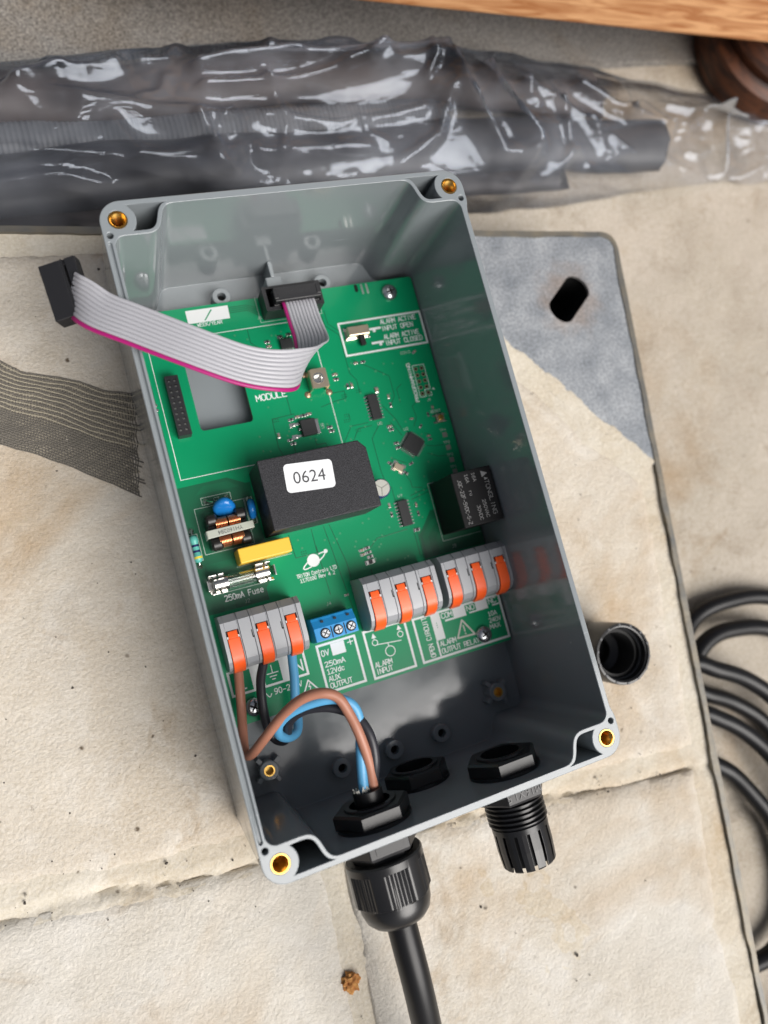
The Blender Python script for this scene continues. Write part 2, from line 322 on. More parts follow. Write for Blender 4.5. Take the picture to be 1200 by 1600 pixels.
def text(mb, s, x, y, w, h, rot=0, t=0.24, z=11.03, mi=0):
    if getattr(mb, 'sm', None):
        q = MB(); text(q, s, x, y, w, h, rot, t, z, mi); q.build('printed_word', mb.sm, pcb); return
    n = len(s); kx = w / (5.0 * n - 1.0); ky = h / 6.0; a = math.radians(rot); ca, sa = math.cos(a), math.sin(a)
    for i, ch in enumerate(s):
        for pl in GL[ch].split(';'):
            if not pl: continue
            P = []
            for p in pl.split():
                u, v = map(float, p.split(',')); u = (u + 5 * i) * kx; v *= ky
                P.append((x + u * ca - v * sa, y + u * sa + v * ca))
            mb.stroke(P, t / 2, z, 0.03, mi)
def font(s, size, M, m, name, parent, align='CENTER', extr=0.0):
    """filled lettering as a mesh lying in the plane given by M (mm)"""
    c = bpy.data.curves.new('lettering', 'FONT'); c.body = s; c.size = size; c.align_x = align; c.align_y = 'CENTER'; c.resolution_u = 3; c.extrude = extr
    o = bpy.data.objects.new('lettering', c); col.objects.link(o)
    bpy.context.view_layer.update()
    me = bpy.data.meshes.new_from_object(o.evaluated_get(bpy.context.evaluated_depsgraph_get()))
    bpy.data.objects.remove(o); bpy.data.curves.remove(c)
    o0 = org(parent); me.transform(Matrix.Scale(S, 4) @ T(-o0.x, -o0.y, -o0.z) @ M)
    me.name = name; me.materials.clear(); me.materials.append(m)
    ob = bpy.data.objects.new(name, me); col.objects.link(ob); ob.parent = parent; ORG[ob.name] = o0; return ob

def fbm(x, y, s, oct=4, seed=0.0):
    return noise.fractal(Vector((x * s + seed, y * s - seed, seed * 1.7)), 1.0, 2.0, oct)

# ------------------------------------------------------------------ ground outside the tray
GZ = -42.0
def ground_h(x, y):
    h = 1.8 * fbm(x, y, 0.012, 5, 3.1) + 0.5 * fbm(x, y, 0.09, 4, 8.0)
    d = abs((x - 250) * 0.35 + (y + 205) * 0.94 + 10 * fbm(x, y, 0.01, 2, 5)); h -= 4.0 * math.exp(-(d / 4.0) ** 2)   # paving joint on the right
    d = abs(y - 262 - 0.1 * x + 6 * fbm(x, y, .012, 2, 9)); h -= 3.0 * math.exp(-(d / 3.0) ** 2)
    return GZ + h
gx = [-4000, -1500, -600] + [-300 + 5 * i for i in range(161)] + [800, 2000, 4000]
gy = [-4000, -1500, -700] + [-330 + 5 * i for i in range(141)] + [700, 2000, 4000]
mb = MB(); nx = len(gx)
mb.add([(x, y, ground_h(x, y) if -350 < x < 550 and -400 < y < 450 else GZ) for y in gy for x in gx],
       [(j * nx + i, j * nx + i + 1, (j + 1) * nx + i + 1, (j + 1) * nx + i) for j in range(len(gy) - 1) for i in range(nx - 1)])
struct(mb.build('ground', M_ground, smooth=60))

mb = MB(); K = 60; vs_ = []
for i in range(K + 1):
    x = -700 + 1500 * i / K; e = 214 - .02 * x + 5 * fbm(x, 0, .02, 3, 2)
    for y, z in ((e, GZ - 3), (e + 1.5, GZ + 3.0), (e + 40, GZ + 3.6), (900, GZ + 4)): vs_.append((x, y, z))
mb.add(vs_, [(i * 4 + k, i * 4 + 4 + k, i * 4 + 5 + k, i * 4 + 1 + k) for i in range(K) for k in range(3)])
struct(mb.build('far_ground_shade', M_farshade, smooth=50))  # added sheet, the building's shade over the far ground put into its colour

# ------------------------------------------------------------------ steel tray filled with stone (what the box lies on)
tray = thing('paving_tray', (0, 0, GZ), 'raised galvanised steel tray filled with cream stone slabs under the grey box', 'tray')
TL_, TR_, BR_, BL_ = (-420.0, 172.5), (167.5, 98.3), (110.0, -395.0), (-470.0, -320.0)     # outline at the top, slightly out of square
def clip_poly(poly, cut):                     # keep the side to the left of cut[0]->cut[1]
    (ax, ay), (bx, by) = cut; out = []
    sd = lambda p: (bx - ax) * (p[1] - ay) - (by - ay) * (p[0] - ax)
    for i in range(len(poly)):
        p, q = poly[i], poly[(i + 1) % len(poly)]; sp, sq = sd(p), sd(q)
        if sp >= 0: out.append(p)
        if sp * sq < 0:
            t = sp / (sp - sq); out.append((p[0] + (q[0] - p[0]) * t, p[1] + (q[1] - p[1]) * t))
    return out
def inset(poly, ds):                          # polygon counter-clockwise; one inset for each edge
    L = []
    for i, d in enumerate(ds):
        (ax, ay), (bx, by) = poly[i], poly[(i + 1) % len(poly)]; l = math.hypot(bx - ax, by - ay); nx_, ny_ = -(by - ay) / l, (bx - ax) / l
        L.append(((ax + nx_ * d, ay + ny_ * d), (bx + nx_ * d, by + ny_ * d)))
    out = list(poly)
    for c in L: out = clip_poly(out, c)
    return out
def pdist(poly, x, y):
    best = 1e9
    for i in range(len(poly)):
        (ax, ay), (bx, by) = poly[i], poly[(i + 1) % len(poly)]; dx, dy = bx - ax, by - ay
        t = max(0, min(1, ((x - ax) * dx + (y - ay) * dy) / (dx * dx + dy * dy))); best = min(best, math.hypot(x - ax - t * dx, y - ay - t * dy))
    return best
def slab(name, poly, hfun, m, step=2.6, view=(-175, 185, -285, 150)):
    """stone cut to a polygon, surface cut into a fine net and shaped by hfun(x, y, distance to edge)"""
    poly = clip_poly(poly, ((view[0], view[3]), (view[0], view[2]))); poly = clip_poly(poly, ((view[0], view[2]), (view[1], view[2])))
    bm = bmesh.new(); vv = [bm.verts.new((x, y, 0)) for x, y in poly]; bm.faces.new(vv)
    xs = [p[0] for p in poly]; ys = [p[1] for p in poly]
    for ax, lo, hi in ((0, min(xs), max(xs)), (1, min(ys), max(ys))):
        k = math.ceil(lo / step) * step
        while k < hi:
            co = (k, 0, 0) if ax == 0 else (0, k, 0); no = (1, 0, 0) if ax == 0 else (0, 1, 0)
            bmesh.ops.bisect_plane(bm, geom=bm.verts[:] + bm.edges[:] + bm.faces[:], plane_co=co, plane_no=no); k += step
    for v in bm.verts: v.co.z = hfun(v.co.x, v.co.y, pdist(poly, v.co.x, v.co.y))
    be = [e for e in bm.edges if len(e.link_faces) == 1]
    r = bmesh.ops.extrude_edge_only(bm, edges=be)
    for g in r['geom']:
        if isinstance(g, bmesh.types.BMVert): g.co.z = -8.0
    bmesh.ops.recalc_face_normals(bm, faces=bm.faces)
    o0 = org(tray)
    for v in bm.verts: v.co = (v.co - o0) * S
    me = bpy.data.meshes.new(name); bm.to_mesh(me); bm.free(); me.materials.append(m)
    me.polygons.foreach_set('use_smooth', [True] * len(me.polygons)); me.set_sharp_from_angle(angle=math.radians(70))
    o = bpy.data.objects.new(name, me); col.objects.link(o); o.parent = tray; ORG[o.name] = o0; return o
full = [BL_, BR_, TR_, TL_]                    # counter-clockwise
inner = inset(full, [3, 2.8, 2.2, 2.2])
diag = ((150.6, -9.2), (58.1, 101.8))           # stone lies to the left of the galvanised corner
inner_cut = clip_poly(inner, diag)
def seam_y(x): return -101.5 - 0.150 * (x + 138.0) + (1.6 * math.sin(x * 0.045) + 0.9 * math.sin(x * 0.11 + 1))
SH = ((-600.0, -101.5 - .15 * (-600 + 138)), (400.0, -101.5 - .15 * (400 + 138)))
def off(l, d):
    (ax, ay), (bx, by) = l; n = math.hypot(bx - ax, by - ay); return ((ax - (by - ay) / n * d, ay + (bx - ax) / n * d), (bx - (by - ay) / n * d, by + (bx - ax) / n * d))
rev = lambda l: (l[1], l[0])
SVl = ((-33.6, -100.0), (-42.5, -330.0)); SVr = ((-25.5, -100.0), (-38.0, -330.0))
upper = clip_poly(inset(inner_cut, [0, 0, 0, 0, 0]), off(SH, 9))
# the upper stone keeps a margin of mortar along the steel edge
upper = clip_poly(upper, off((BR_, TR_), 9)); upper = clip_poly(upper, off((TR_, TL_), 10)); upper = clip_poly(upper, off(diag, 9))
low = clip_poly(inner_cut, rev(off(SH, 0)))
low_l = clip_poly(low, rev(SVl)); low_r = clip_poly(clip_poly(low, SVr), off((BR_, TR_), 12))
def h_stone(amp, seed, rr):
    def f(x, y, d):
        h = amp * 1.5 * fbm(x, y, 0.014, 5, seed) + 0.8 * amp * abs(fbm(x, y, 0.035, 5, seed + 4)) + 0.22 * fbm(x, y, 0.3, 4, seed + 9)
        e = max(0.0, 1 - (d + 0.9 * fbm(x, y, .15, 2, seed + 2)) / rr); return h - 1.9 * e * e
    return f
slab('stone_slab', upper, h_stone(0.9, 11.0, 5.0), M_stone)
slab('stone_slab', low_l, h_stone(0.8, 23.0, 5.0), M_stone2)
slab('stone_slab', low_r, h_stone(0.8, 37.0, 6.0), M_stone2)
def h_mortar(x, y, d):
    h = -0.85 + 0.5 * fbm(x, y, 0.05, 4, 55) + 0.22 * fbm(x, y, .3, 3, 60)
    s = abs(y - seam_y(x) - 0.4); h -= 3.0 * math.exp(-(s / 1.3) ** 2) * (1 if x < 128 else .3)
    if y < seam_y(x):
        s = abs(x - (-26.8 - 0.054 * (-y - 100)) - 0.8 * math.sin(y * .13)); h -= 1.3 * math.exp(-(s / .9) ** 2)
    return h
slab('mortar_bed', inner_cut, h_mortar, M_mortar, 2.3)
# steel: folded edge strips and the corner plate with its lifting slot
def strip(a, b, w, z0, z1):
    (ax, ay), (bx, by) = a, b; n = math.hypot(bx - ax, by - ay); ox, oy = -(by - ay) / n * w, (bx - ax) / n * w; m_ = MB(); K = 160
    vs = []; fs = []
    for i in range(K + 1):
        t = i / K; x = ax + (bx - ax) * t; y = ay + (by - ay) * t; j = .35 * fbm(x, y, .06, 3, 70); q = .25 * fbm(x, y, .11, 3, 75)
        vs += [(x, y, z0), (x, y, z1 + q), (x + ox * (1 + j), y + oy * (1 + j), z1 + q), (x + ox * (1 + j), y + oy * (1 + j), z0)]
    for i in range(K):
        for k in range(4): fs.append((i * 4 + k, i * 4 + (k + 1) % 4, i * 4 + 4 + (k + 1) % 4, i * 4 + 4 + k))
    fs.append((0, 3, 2, 1)); return m_.add(vs, fs)
TRa = (TR_[0] - 9.0, TR_[1] + 9.0 * 0.1263); TRb = (TR_[0] - 1.05, TR_[1] - 9.0)
strip(BR_, TRb, 2.7, GZ, 0.9).build('steel_edge', M_galvedge, tray, smooth=60)
strip(TRa, TL_, 2.6, GZ, 0.7).build('steel_edge', M_galvedge, tray, smooth=60)
arc = []
for k in range(9):                              # rounded corner between the two strips
    t = k / 8; arc.append(((1 - t) ** 2 * TRb[0] + 2 * t * (1 - t) * TR_[0] + t * t * TRa[0], (1 - t) ** 2 * TRb[1] + 2 * t * (1 - t) * TR_[1] + t * t * TRa[1]))
sc_ = lambda p, c, k: (c[0] + (p[0] - c[0]) * k, c[1] + (p[1] - c[1]) * k)
cin = [sc_(p, (TR_[0] - 10, TR_[1] - 10), .78) for p in arc]
mb = MB(); mb.prism(arc + cin[::-1], GZ, 0.8); mb.build('steel_corner', M_galvedge, tray, smooth=40)
slot = []
sc0 = Vector((133.6, 70.4)); sa = math.radians(38)
for k in range(24):
    a = 2 * PI * k / 24; px = (7.2 if math.cos(a) > 0 else -7.2) + 4.8 * math.cos(a); py = 6.6 * math.sin(a)
    slot.append((sc0.x + px * math.cos(sa) - py * math.sin(sa), sc0.y + px * math.sin(sa) + py * math.cos(sa)))
plate = clip_poly(clip_poly(inset(full, [3, 2.3, 2.7, 2.3]), rev(diag)), ((20, 60), (20, -60)))
pc = []
for p in plate:                                  # knock the sharp outer corner back so that it follows the rounded steel
    if math.hypot(p[0] - TR_[0], p[1] - TR_[1]) < 8: pc += cin
    else: pc.append(p)
mb = MB(); mb.loops(pc, [slot], -2.0, 0.35, hz=[-1.0]); mb.build('corner_plate', M_galv, tray, smooth=40)
wl_ = [sc_(p, sc0, 1.12) for p in slot]; mb = MB(); mb.add([(x, y, -1.05) for x, y in wl_] + [(x, y, -26.0) for x, y in wl_], [(i, (i + 1) % 24, 24 + (i + 1) % 24, 24 + i) for i in range(24)] + [tuple(range(24, 48))]); mb.build('slot_well', M_hole, tray)
# ragged mortar lip where the stone fill meets the plate
mb = MB(); vs_ = []; K = 140; dd = (Vector(diag[1]) - Vector(diag[0])); nn_ = Vector((dd.y, -dd.x)).normalized(); dd = dd * 1.0
for i in range(K + 1):
    p = Vector(diag[0]) + dd * (i / K * 1.02 - .01); w = 1.3 + 1.8 * fbm(p.x, p.y, .09, 4, 14) + .9 * fbm(p.x, p.y, .5, 2, 15)
    for u, z in ((-4.0, -.9), (-1.5, .1), (max(.2, w) * .6, .75), (max(.3, w), .36)): vs_.append((p.x + nn_.x * u, p.y + nn_.y * u, z + .12 * fbm(p.x, p.y + u, .4, 2, 3)))
mb.add(vs_, [(i * 4 + k, i * 4 + 4 + k, i * 4 + 5 + k, i * 4 + 1 + k) for i in range(K) for k in range(3)]); mb.build('mortar_lip', M_mortar, tray, smooth=60)

# ------------------------------------------------------------------ enclosure
RIM = 63.6; FLOOR = 3.0
box = thing('enclosure', (0, 0, 0), 'open grey plastic enclosure with brass corner inserts, lying lid off on the stone', 'box')
HX, HY, IX, IY = 59.6, 100.9, 54.4, 95.0
cx_in, cy_in, cy_st = 56.8, 98.6, 89.9
def sbez(o):                                     # S curve of the inner wall, shifted by o along its normal; top left quadrant
    P = [Vector((-47.0, 90.5)), Vector((-40.2, 90.5)), Vector((-44.6, 99.3)), Vector((-37.0, 99.3))]; out = []
    for k in range(15):
        t = k / 14; p = P[0] * (1 - t) ** 3 + P[1] * 3 * t * (1 - t) ** 2 + P[2] * 3 * t * t * (1 - t) + P[3] * t ** 3
        d = ((P[1] - P[0]) * (1 - t) ** 2 + (P[2] - P[1]) * 2 * t * (1 - t) + (P[3] - P[2]) * t * t).normalized(); out.append((p.x + d.y * o, p.y - d.x * o))
    return out
quad = [(-cx_in + 3.2 * (1 - math.cos(a)), cy_st - 3.2 + 3.2 * math.sin(a)) for a in [PI / 2 * k / 6 for k in range(7)]] + sbez(0.65)
cav = quad + [(-x, y) for x, y in quad[::-1]] + [(-x, -y) for x, y in quad] + [(x, -y) for x, y in quad[::-1]]   # clockwise from left
cav = cav[::-1]
outer = rrect(-HX, HX, -HY, HY, 6.6, 8)
i0 = max(i for i, p in enumerate(outer) if p[0] > 0)      # the right lip is rebated between the corners
outer = outer + [(HX - .9 * (1 - math.cos(PI * k / 6)) / 2, -90 + k * .8) for k in range(7)] + [(HX - .9 * (1 + math.cos(PI * k / 6)) / 2, 85.2 + k * .8) for k in range(7)]
pk = []
th0 = math.asin(-3.85 / 5.3); th1 = math.asin(4.2 / 5.3)
pk = [(-IX + 5.3 * math.cos(th1 + (th0 - th1) * k / 10), IY + 5.3 * math.sin(th1 + (th0 - th1) * k / 10)) for k in range(11)]
sp = [p for p in sbez(-0.65) if p[1] < 99.0 and p[0] > -47.5]
pk = pk + sp + [(sp[-1][0] + 1.0, 99.2)]
def quads(poly):
    return [poly, [(-x, y) for x, y in poly], [(x, -y) for x, y in poly], [(-x, -y) for x, y in poly]]
def ccw(p):
    a = sum(p[i][0] * p[(i + 1) % len(p)][1] - p[(i + 1) % len(p)][0] * p[i][1] for i in range(len(p))); return p if a > 0 else p[::-1]
grooves = [rrect(-58.7, -57.95, -89.0, 89.0, 0.36, 4), rrect(57.95, 58.7, -89.0, 89.0, 0.36, 4)]
holes = [ccw(cav)] + [ccw(p) for p in quads(pk)] + [circ(sx * IX, sy * IY, 2.75, 28) for sx in (-1, 1) for sy in (-1, 1)] + grooves + [circ(sx * 57.6, sy * 90.4, 0.95, 14) for sx in (-1, 1) for sy in (-1, 1)]
# keep the small round holes clear of the grooves
holes[9] = rrect(-58.7, -57.7, -88.4, 88.4, 0.45, 4); del holes[10]
mb = MB(); mb.loops(outer, holes, 0.0, RIM, True, False, 0, hz=[FLOOR] + [6.0] * 4 + [52.0] * 4 + [RIM - 1.0] + [RIM - 6] * 4)
sh = mb
sh.add([(x, y, FLOOR) for x, y in ccw(cav)], [tuple(range(len(cav)))])
for p in quads(pk): sh.add([(x, y, 6.0) for x, y in ccw(p)], [tuple(range(len(p)))])
for g in (holes[9],): sh.add([(x, y, RIM - 1.0) for x, y in g], [tuple(range(len(g)))])
sh.add([(x, y, 0.0) for x, y in outer[::-1]], [tuple(range(len(outer)))])
shell = sh.build('shell', M_shell, box, smooth=38, merge=True, bevel=0.22, segs=2)
# moulded floor: posts, bosses, a raised pad
def post(x, y, h, brass, name):
    m_ = MB(); m_.lathe([(3.6, FLOOR), (3.5, FLOOR + h - .3), (3.2, FLOOR + h), (1.6, FLOOR + h), (1.5, FLOOR + 1.0), (0, FLOOR + 1.0)], 28, 0, T(x, y, 0))
    if brass:
        for a in (35, 125, 215, 305): m_.box(3.0, 5.6, -.8, .8, FLOOR, FLOOR + h - 1.2, 0, T(x, y, 0) @ RZ(a))
    o = m_.build(name, M_shell, box, smooth=40, bevel=.15)
    q = MB(); q.lathe([(1.95, FLOOR + h - 4), (1.95, FLOOR + h + .05), (1.45, FLOOR + h + .05), (1.4, FLOOR + h - 4), (0, FLOOR + h - 4)], 20, 0, T(x, y, 0)) if brass else q.lathe([(1.45, FLOOR + h - 3), (1.45, FLOOR + h - 2.9), (0, FLOOR + h - 2.9)], 16, 0, T(x, y, 0))
    q.build('brass_bush' if brass else 'bore', M_brass if brass else M_hole, o, smooth=40)
for x in (-45.5, 45.7): post(x, -81.5, 6.0, True, 'standoff')
for x in (-20.0, 0.6, 20.0): post(x, -89.6, 4.0, False, 'boss')
for x in (-19.8, 20.2): post(x, 90.0, 6.0, False, 'boss')
for x in (-45.4, 45.4):
    for y in (81.1, -58.4): post(x, y, 6.3, True, 'standoff')
mb = MB(); mb.prism(rrect(-56, -30, -72, -50, 3), FLOOR, FLOOR + 1.0); mb.build('floor_pad', M_shell, box, smooth=40, bevel=.3)
mb = MB(); mb.box(-3.2, 2.8, 88.2, 92.4, FLOOR, 15.0); mb.box(-1.0, .6, 92.4, 98.6, FLOOR, 15.0); mb.build('wall_rib', M_shell, box, bevel=.3)
for sx in (-1, 1):
    for sy in (-1, 1):
        m_ = MB(); th = [(2.72, RIM - 9), (2.72, RIM + .12), (2.35, RIM + .12)]
        for k in range(14): th += [(2.25, RIM - .2 - k * .6), (1.98, RIM - .5 - k * .6)]
        th += [(2.0, RIM - 9), (0, RIM - 9)]
        m_.lathe(th, 28, 0, T(sx * IX, sy * IY, 0)); m_.build('brass_insert', M_brass, box, smooth=25)

# ------------------------------------------------------------------ circuit board
PZ = 11.0; Z = PZ + 0.03
pcb = thing('circuit_board', (0, 0, 9.4), 'green circuit board screwed down inside the grey enclosure', 'circuit board')
mb = MB(); mb.loops(rrect(-55.9, 56.3, -63.5, 86.7, 1.2, 4), [ccw(rrect(-39.6, -20.2, 40.6, 68.0, 1.4, 5))], 9.4, PZ, True, True)
for f in range(len(mb.f)):
    zs = {round(mb.v[i][2], 3) for i in mb.f[f]}
    if len(zs) > 1: mb.m[f] = 1
mb.build('substrate', [M_pcb, M_edge], pcb)
# buried copper seen through the mask
zn = MB()
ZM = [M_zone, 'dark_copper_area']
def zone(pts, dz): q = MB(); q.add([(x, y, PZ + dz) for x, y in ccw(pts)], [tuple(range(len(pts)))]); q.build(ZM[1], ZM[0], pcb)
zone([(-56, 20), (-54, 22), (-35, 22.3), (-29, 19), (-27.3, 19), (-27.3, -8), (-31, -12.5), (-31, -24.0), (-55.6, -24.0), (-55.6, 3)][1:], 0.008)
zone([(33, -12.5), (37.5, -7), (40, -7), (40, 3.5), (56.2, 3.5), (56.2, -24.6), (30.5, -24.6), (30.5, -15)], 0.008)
ZM = [mat('mask_over_copper', (0.003, 0.13, 0.055), 0.3, coat=.25), 'copper_area']
zone([(-47, 18.3), (-44, 21), (-35, 21), (-31.5, 18.3)], 0.014); zone([(-49.5, -6.6), (-31.5, -6.6), (-28, -10), (-28.2, -17), (-32, -20.5), (-33.5, -20.5), (-29.8, -16.4), (-29.8, -11), (-32, -9), (-49.5, -9)], 0.014)
zone([(-47, -21), (-43, -21), (-43, -24), (-47, -24)], 0.014); zone([(31.8, -24.4), (31.8, -16), (36.8, -10.5), (39.2, -10.5), (39.2, -12.6), (37.6, -12.6), (34, -16.8), (34, -24.4)], .014)
zone([(37, -24.4), (37, -18), (39.6, -15.2), (39.6, -19), (39.2, -19.5), (39.2, -24.4)], .014)
tr = MB()
def trace(pts, w=0.25): tr.stroke(pts, w / 2, PZ + 0.016, 0.012)
def tpath(s, w=0.25): trace([tuple(map(float, p.split(','))) for p in s.split()], w)
for s in ('15.5,78 15.8,72 20.5,67.5 20.5,52 22.5,49 22.5,43.5', '17.0,78 17.2,72.6 21.8,68.1', '22.8,57 31,51.6 36,48 36,40 33,36', '11.2,45.5 16.5,45.5 16.5,42.6 12,42.2 6,41', '10.6,25 15.5,31.5 22.5,31.6', '13.5,23.8 18,30 23.6,30.2',
          '27.5,31 22.4,25.2 22.4,12 23,7.8', '24.8,5.5 24.8,0', '39.5,1.8 31.5,0.4', '39.5,0.4 31.5,-1.2', '26.5,-11.8 13.8,-12.4 10.6,-15.0', '28.9,-13.4 28.9,-23', '30.2,-13.2 30.2,-23.6', '-5,-3 -2,-36', '-2.8,-3 0,-18 0.2,-24', '-18.5,-3.2 -18,-12.0 -9.8,-12.0 -9.8,-3.2',
          '-13.5,40 -4.8,40.4', '-13.5,40 -13.8,29 -12,23', '-6,48 -6,40.5', '-8,31 -8,24', '0.5,30 0.5,27.2 4.2,27.2 4.2,26', '-10,64.5 -10,57', '-14.0,75 -14,70 -10,66', '40,44 37.6,42.5 37.6,37', '44.2,36 42,34.5 42.6,30 40.5,26.6', '31.4,30 33.2,26.8 34.6,24', '30,37 33.8,31 35.3,26.2', '33,13.2 28,16.2 27.4,11.5', '46.2,22 44,23', '43.5,18 47,17.2 50.6,17', '15.8,36.4 15.8,33.8',
          '-9.6,-9.6 -9,-28', '8.5,-23 8.5,-27', '-52.8,60 -52.8,26', '-54,20 -54,-22', '-19,84.6 -12,84.6 -8.4,83', '-19,83.9 -12,83.9 -8.4,82', '-19,83.2 -12,83.2 -8.4,81', '-19,82.5 -12,82.5 -8.4,80', '43,15 47,13 51,12.4', '31,10 33,6 33,3.4 37,2.4'):
    tpath(s)
for x0, y0 in ((13.5, 33.5), (14.2, 35.5), (-15.5, -11.2), (-13, 38.8), (15.2, 43.2), (21.4, 44), (17, 29)):      # via fields
    for i in range(3):
        for j in range(2): trace([(x0 + i * .8, y0 + j * .8), (x0 + i * .8 + .05, y0 + j * .8)], .42)
o = tr.build('copper_trace', M_trace, pcb); o['kind'] = 'stuff'

# silkscreen
def rectfill(mb_, x0, x1, y0, y1, z=Z): mb_.box(x0, x1, y0, y1, PZ, z)
def frame(mb_, x0, x1, y0, y1, t):
    mb_.box(x0, x1, y1 - t, y1, PZ, Z); mb_.box(x0, x1, y0, y0 + t, PZ, Z); mb_.box(x0, x0 + t, y0 + t, y1 - t, PZ, Z); mb_.box(x1 - t, x1, y0 + t, y1 - t, PZ, Z)
def lines(mb_, pts, r):
    if getattr(mb_, 'each', None): q = MB(); q.stroke(pts, r, PZ + .025, .02); q.build(mb_.each, mb_.sm, pcb)
    else: mb_.stroke(pts, r, PZ + .025, .02)
def silk(name, fn, m=None, each=False):
    m_ = MB(); m_.sm = m or M_silk; m_.each = each and name; fn(m_); return m_.build(name, m or M_silk, pcb) if m_.v else None
silk('date_panel', lambda m: m.loops([(-34.6, 80.5), (-19.1, 80.5), (-18.9, 85.5), (-34.6, 85.5)], [ccw([(-28.6, 81.1), (-28.1, 81.0), (-24.9, 84.7), (-25.4, 84.9)])], PZ, Z))
def f(m):
    text(m, 'WEEK/YEAR', -31.5, 79.0, 9.1, 1.25, t=.2); text(m, 'MODULE', -17.3, 47.6, 11.6, 2.25, t=.34)
silk('silkscreen_lettering', f)
def f(m):
    lines(m, [(-50.8, 24.7), (-50.8, 75.6), (10.4, 75.6), (10.4, 24.7), (-50.8, 24.7)], .12)
silk('module_outline', f)
def f(m):
    frame(m, 20.9, 56.2, 58.4, 72.2, .75)
    m.box(33.0, 38.0, 67.3, 68.2, PZ, Z); m.box(34.4, 35.6, 66.4, 67.3, PZ, Z); m.box(32.6, 37.7, 61.6, 62.5, PZ, Z); m.box(35.6, 36.8, 60.7, 61.6, PZ, Z)
silk('switch_panel', f)
def f(m):
    text(m, 'ALARM ACTIVE', 38.4, 69.1, 15.2, 1.8, t=.3); text(m, 'INPUT OPEN', 38.2, 66.3, 13.4, 1.8, t=.3)
    text(m, 'ALARM ACTIVE', 38.3, 62.9, 15.1, 1.8, t=.3); text(m, 'INPUT CLOSED', 38.1, 60.3, 16.0, 1.8, t=.3)
silk('switch_lettering', f)
def f(m):
    text(m, 'PROGRAMMING', 45.6, 35.8, 15.8, 1.35, 90, .26)
    lines(m, [(46.5, 37.3), (46.5, 50.3), (51.5, 50.3), (51.5, 40.0), (49.0, 40.0), (49.0, 37.3), (46.5, 37.3)], .1); lines(m, [(50, 37.3), (51.5, 37.3), (51.5, 38.8)], .1)
    m.prism([(52.3, 39.6), (53.4, 39.2), (52.9, 40.4)], PZ, Z)
silk('programming_lettering', f)
def f(m):
    for s, x, y, w, h in (('RESET', 49.0, 30.2, 4.2, 1.0), ('TP4', 50.6, 22.3, 2.6, .9), ('TP3', 50.8, 17.2, 2.6, .9), ('TP2', 50.8, 12.1, 2.6, .9), ('TP1', 50.8, 7.2, 2.6, .9), ('D3V3', 43.3, 55.7, 4.0, .95), ('J5', 48.9, 35.3, 1.4, .9),
                         ('U5', 26.2, 29.9, 1.8, 1.0), ('U7', 26.4, 0.8, 1.8, .9), ('U2', 36.0, 25.6, 1.8, 1.0), ('J2', -39.6, -23.0, 1.8, 1.2), ('J7', 9.6, -20.6, 1.8, 1.2), ('J8', 42.5, -23.2, 1.8, 1.2), ('J4', -11.4, -31.6, 1.8, 1.0), ('C7', -41.3, 14.9, 2.0, 1.2), ('J1', -9.0, 78.5, 1.6, 1.0)):
        text(m, s, x, y, w, h, t=.15)
    text(m, 'U6', 5.1, 33.0, 1.8, 1.0, 90, .16)
silk('reference_lettering', f, M_silkd)
def f(m):
    lines(m, [(-45.7, 14.3), (-45.7, 16.9), (-35.2, 16.9), (-35.2, 14.3), (-45.7, 14.3)], .1); lines(m, [(-48.8, 13.5), (-48.8, -3.1), (-31.1, -3.1), (-31.1, 13.5), (-48.8, 13.5)], .1)
    lines(m, [(-30.8, 13.6), (-28.2, 13.6), (-28.2, 3.8), (-30.8, 3.8), (-30.8, 13.6)], .09); lines(m, [(-53.2, 4.9), (-50.0, 4.9), (-50.0, -4.7), (-53.2, -4.7), (-53.2, 4.9)], .1)
    lines(m, [(-39.4, -10.0), (-19.0, -10.0)], .09); lines(m, [(-48, -17.6), (-31, -17.6)], .1); lines(m, [(-8.2, 77.0), (16.0, 77.0), (16.0, 87.0)], .1); lines(m, [(-8.2, 77.0), (-8.2, 87.0)], .1)
    lines(m, [(39.5, 3.3), (39.5, -19.8), (56.0, -19.8)], .1); lines(m, [(39.5, 3.3), (42, 3.3)], .1); lines(m, [(12.6, 18.8), (12.6, 11)], .1)
    lines(m, [(-0.6, -44.0), (27.4, -44.0)], .08); lines(m, [(-51.5, -44.1), (-23, -44.1)], .08)
silk('component_outline', f, M_silkd, True)
def f(m): text(m, '250mA Fuse', -46.1, -20.7, 13.9, 2.0, t=.3)
silk('fuse_lettering', f)
def f(m):
    text(m, 'TRITON Controls LTD', -19.4, -19.4, 15.2, 1.3, t=.2); text(m, '1170100 Rev 4.2', -18.6, -21.2, 13.3, 1.3, t=.2)
    m.prism(circ(-11.9, -14.4, 2.35, 28), PZ, Z); rg = []
    for k in range(25):
        a = math.radians(115 + 300 * k / 24); u, v = 5.0 * math.cos(a), 1.15 * math.sin(a); c_, s_ = math.cos(.42), math.sin(.42); rg.append((-11.6 + u * c_ - v * s_, -14.6 + u * s_ + v * c_))
    lines(m, rg, .22); m.prism(circ(-6.6, -12.2, .75, 14), PZ, Z + .01)
silk('maker_logo', f)
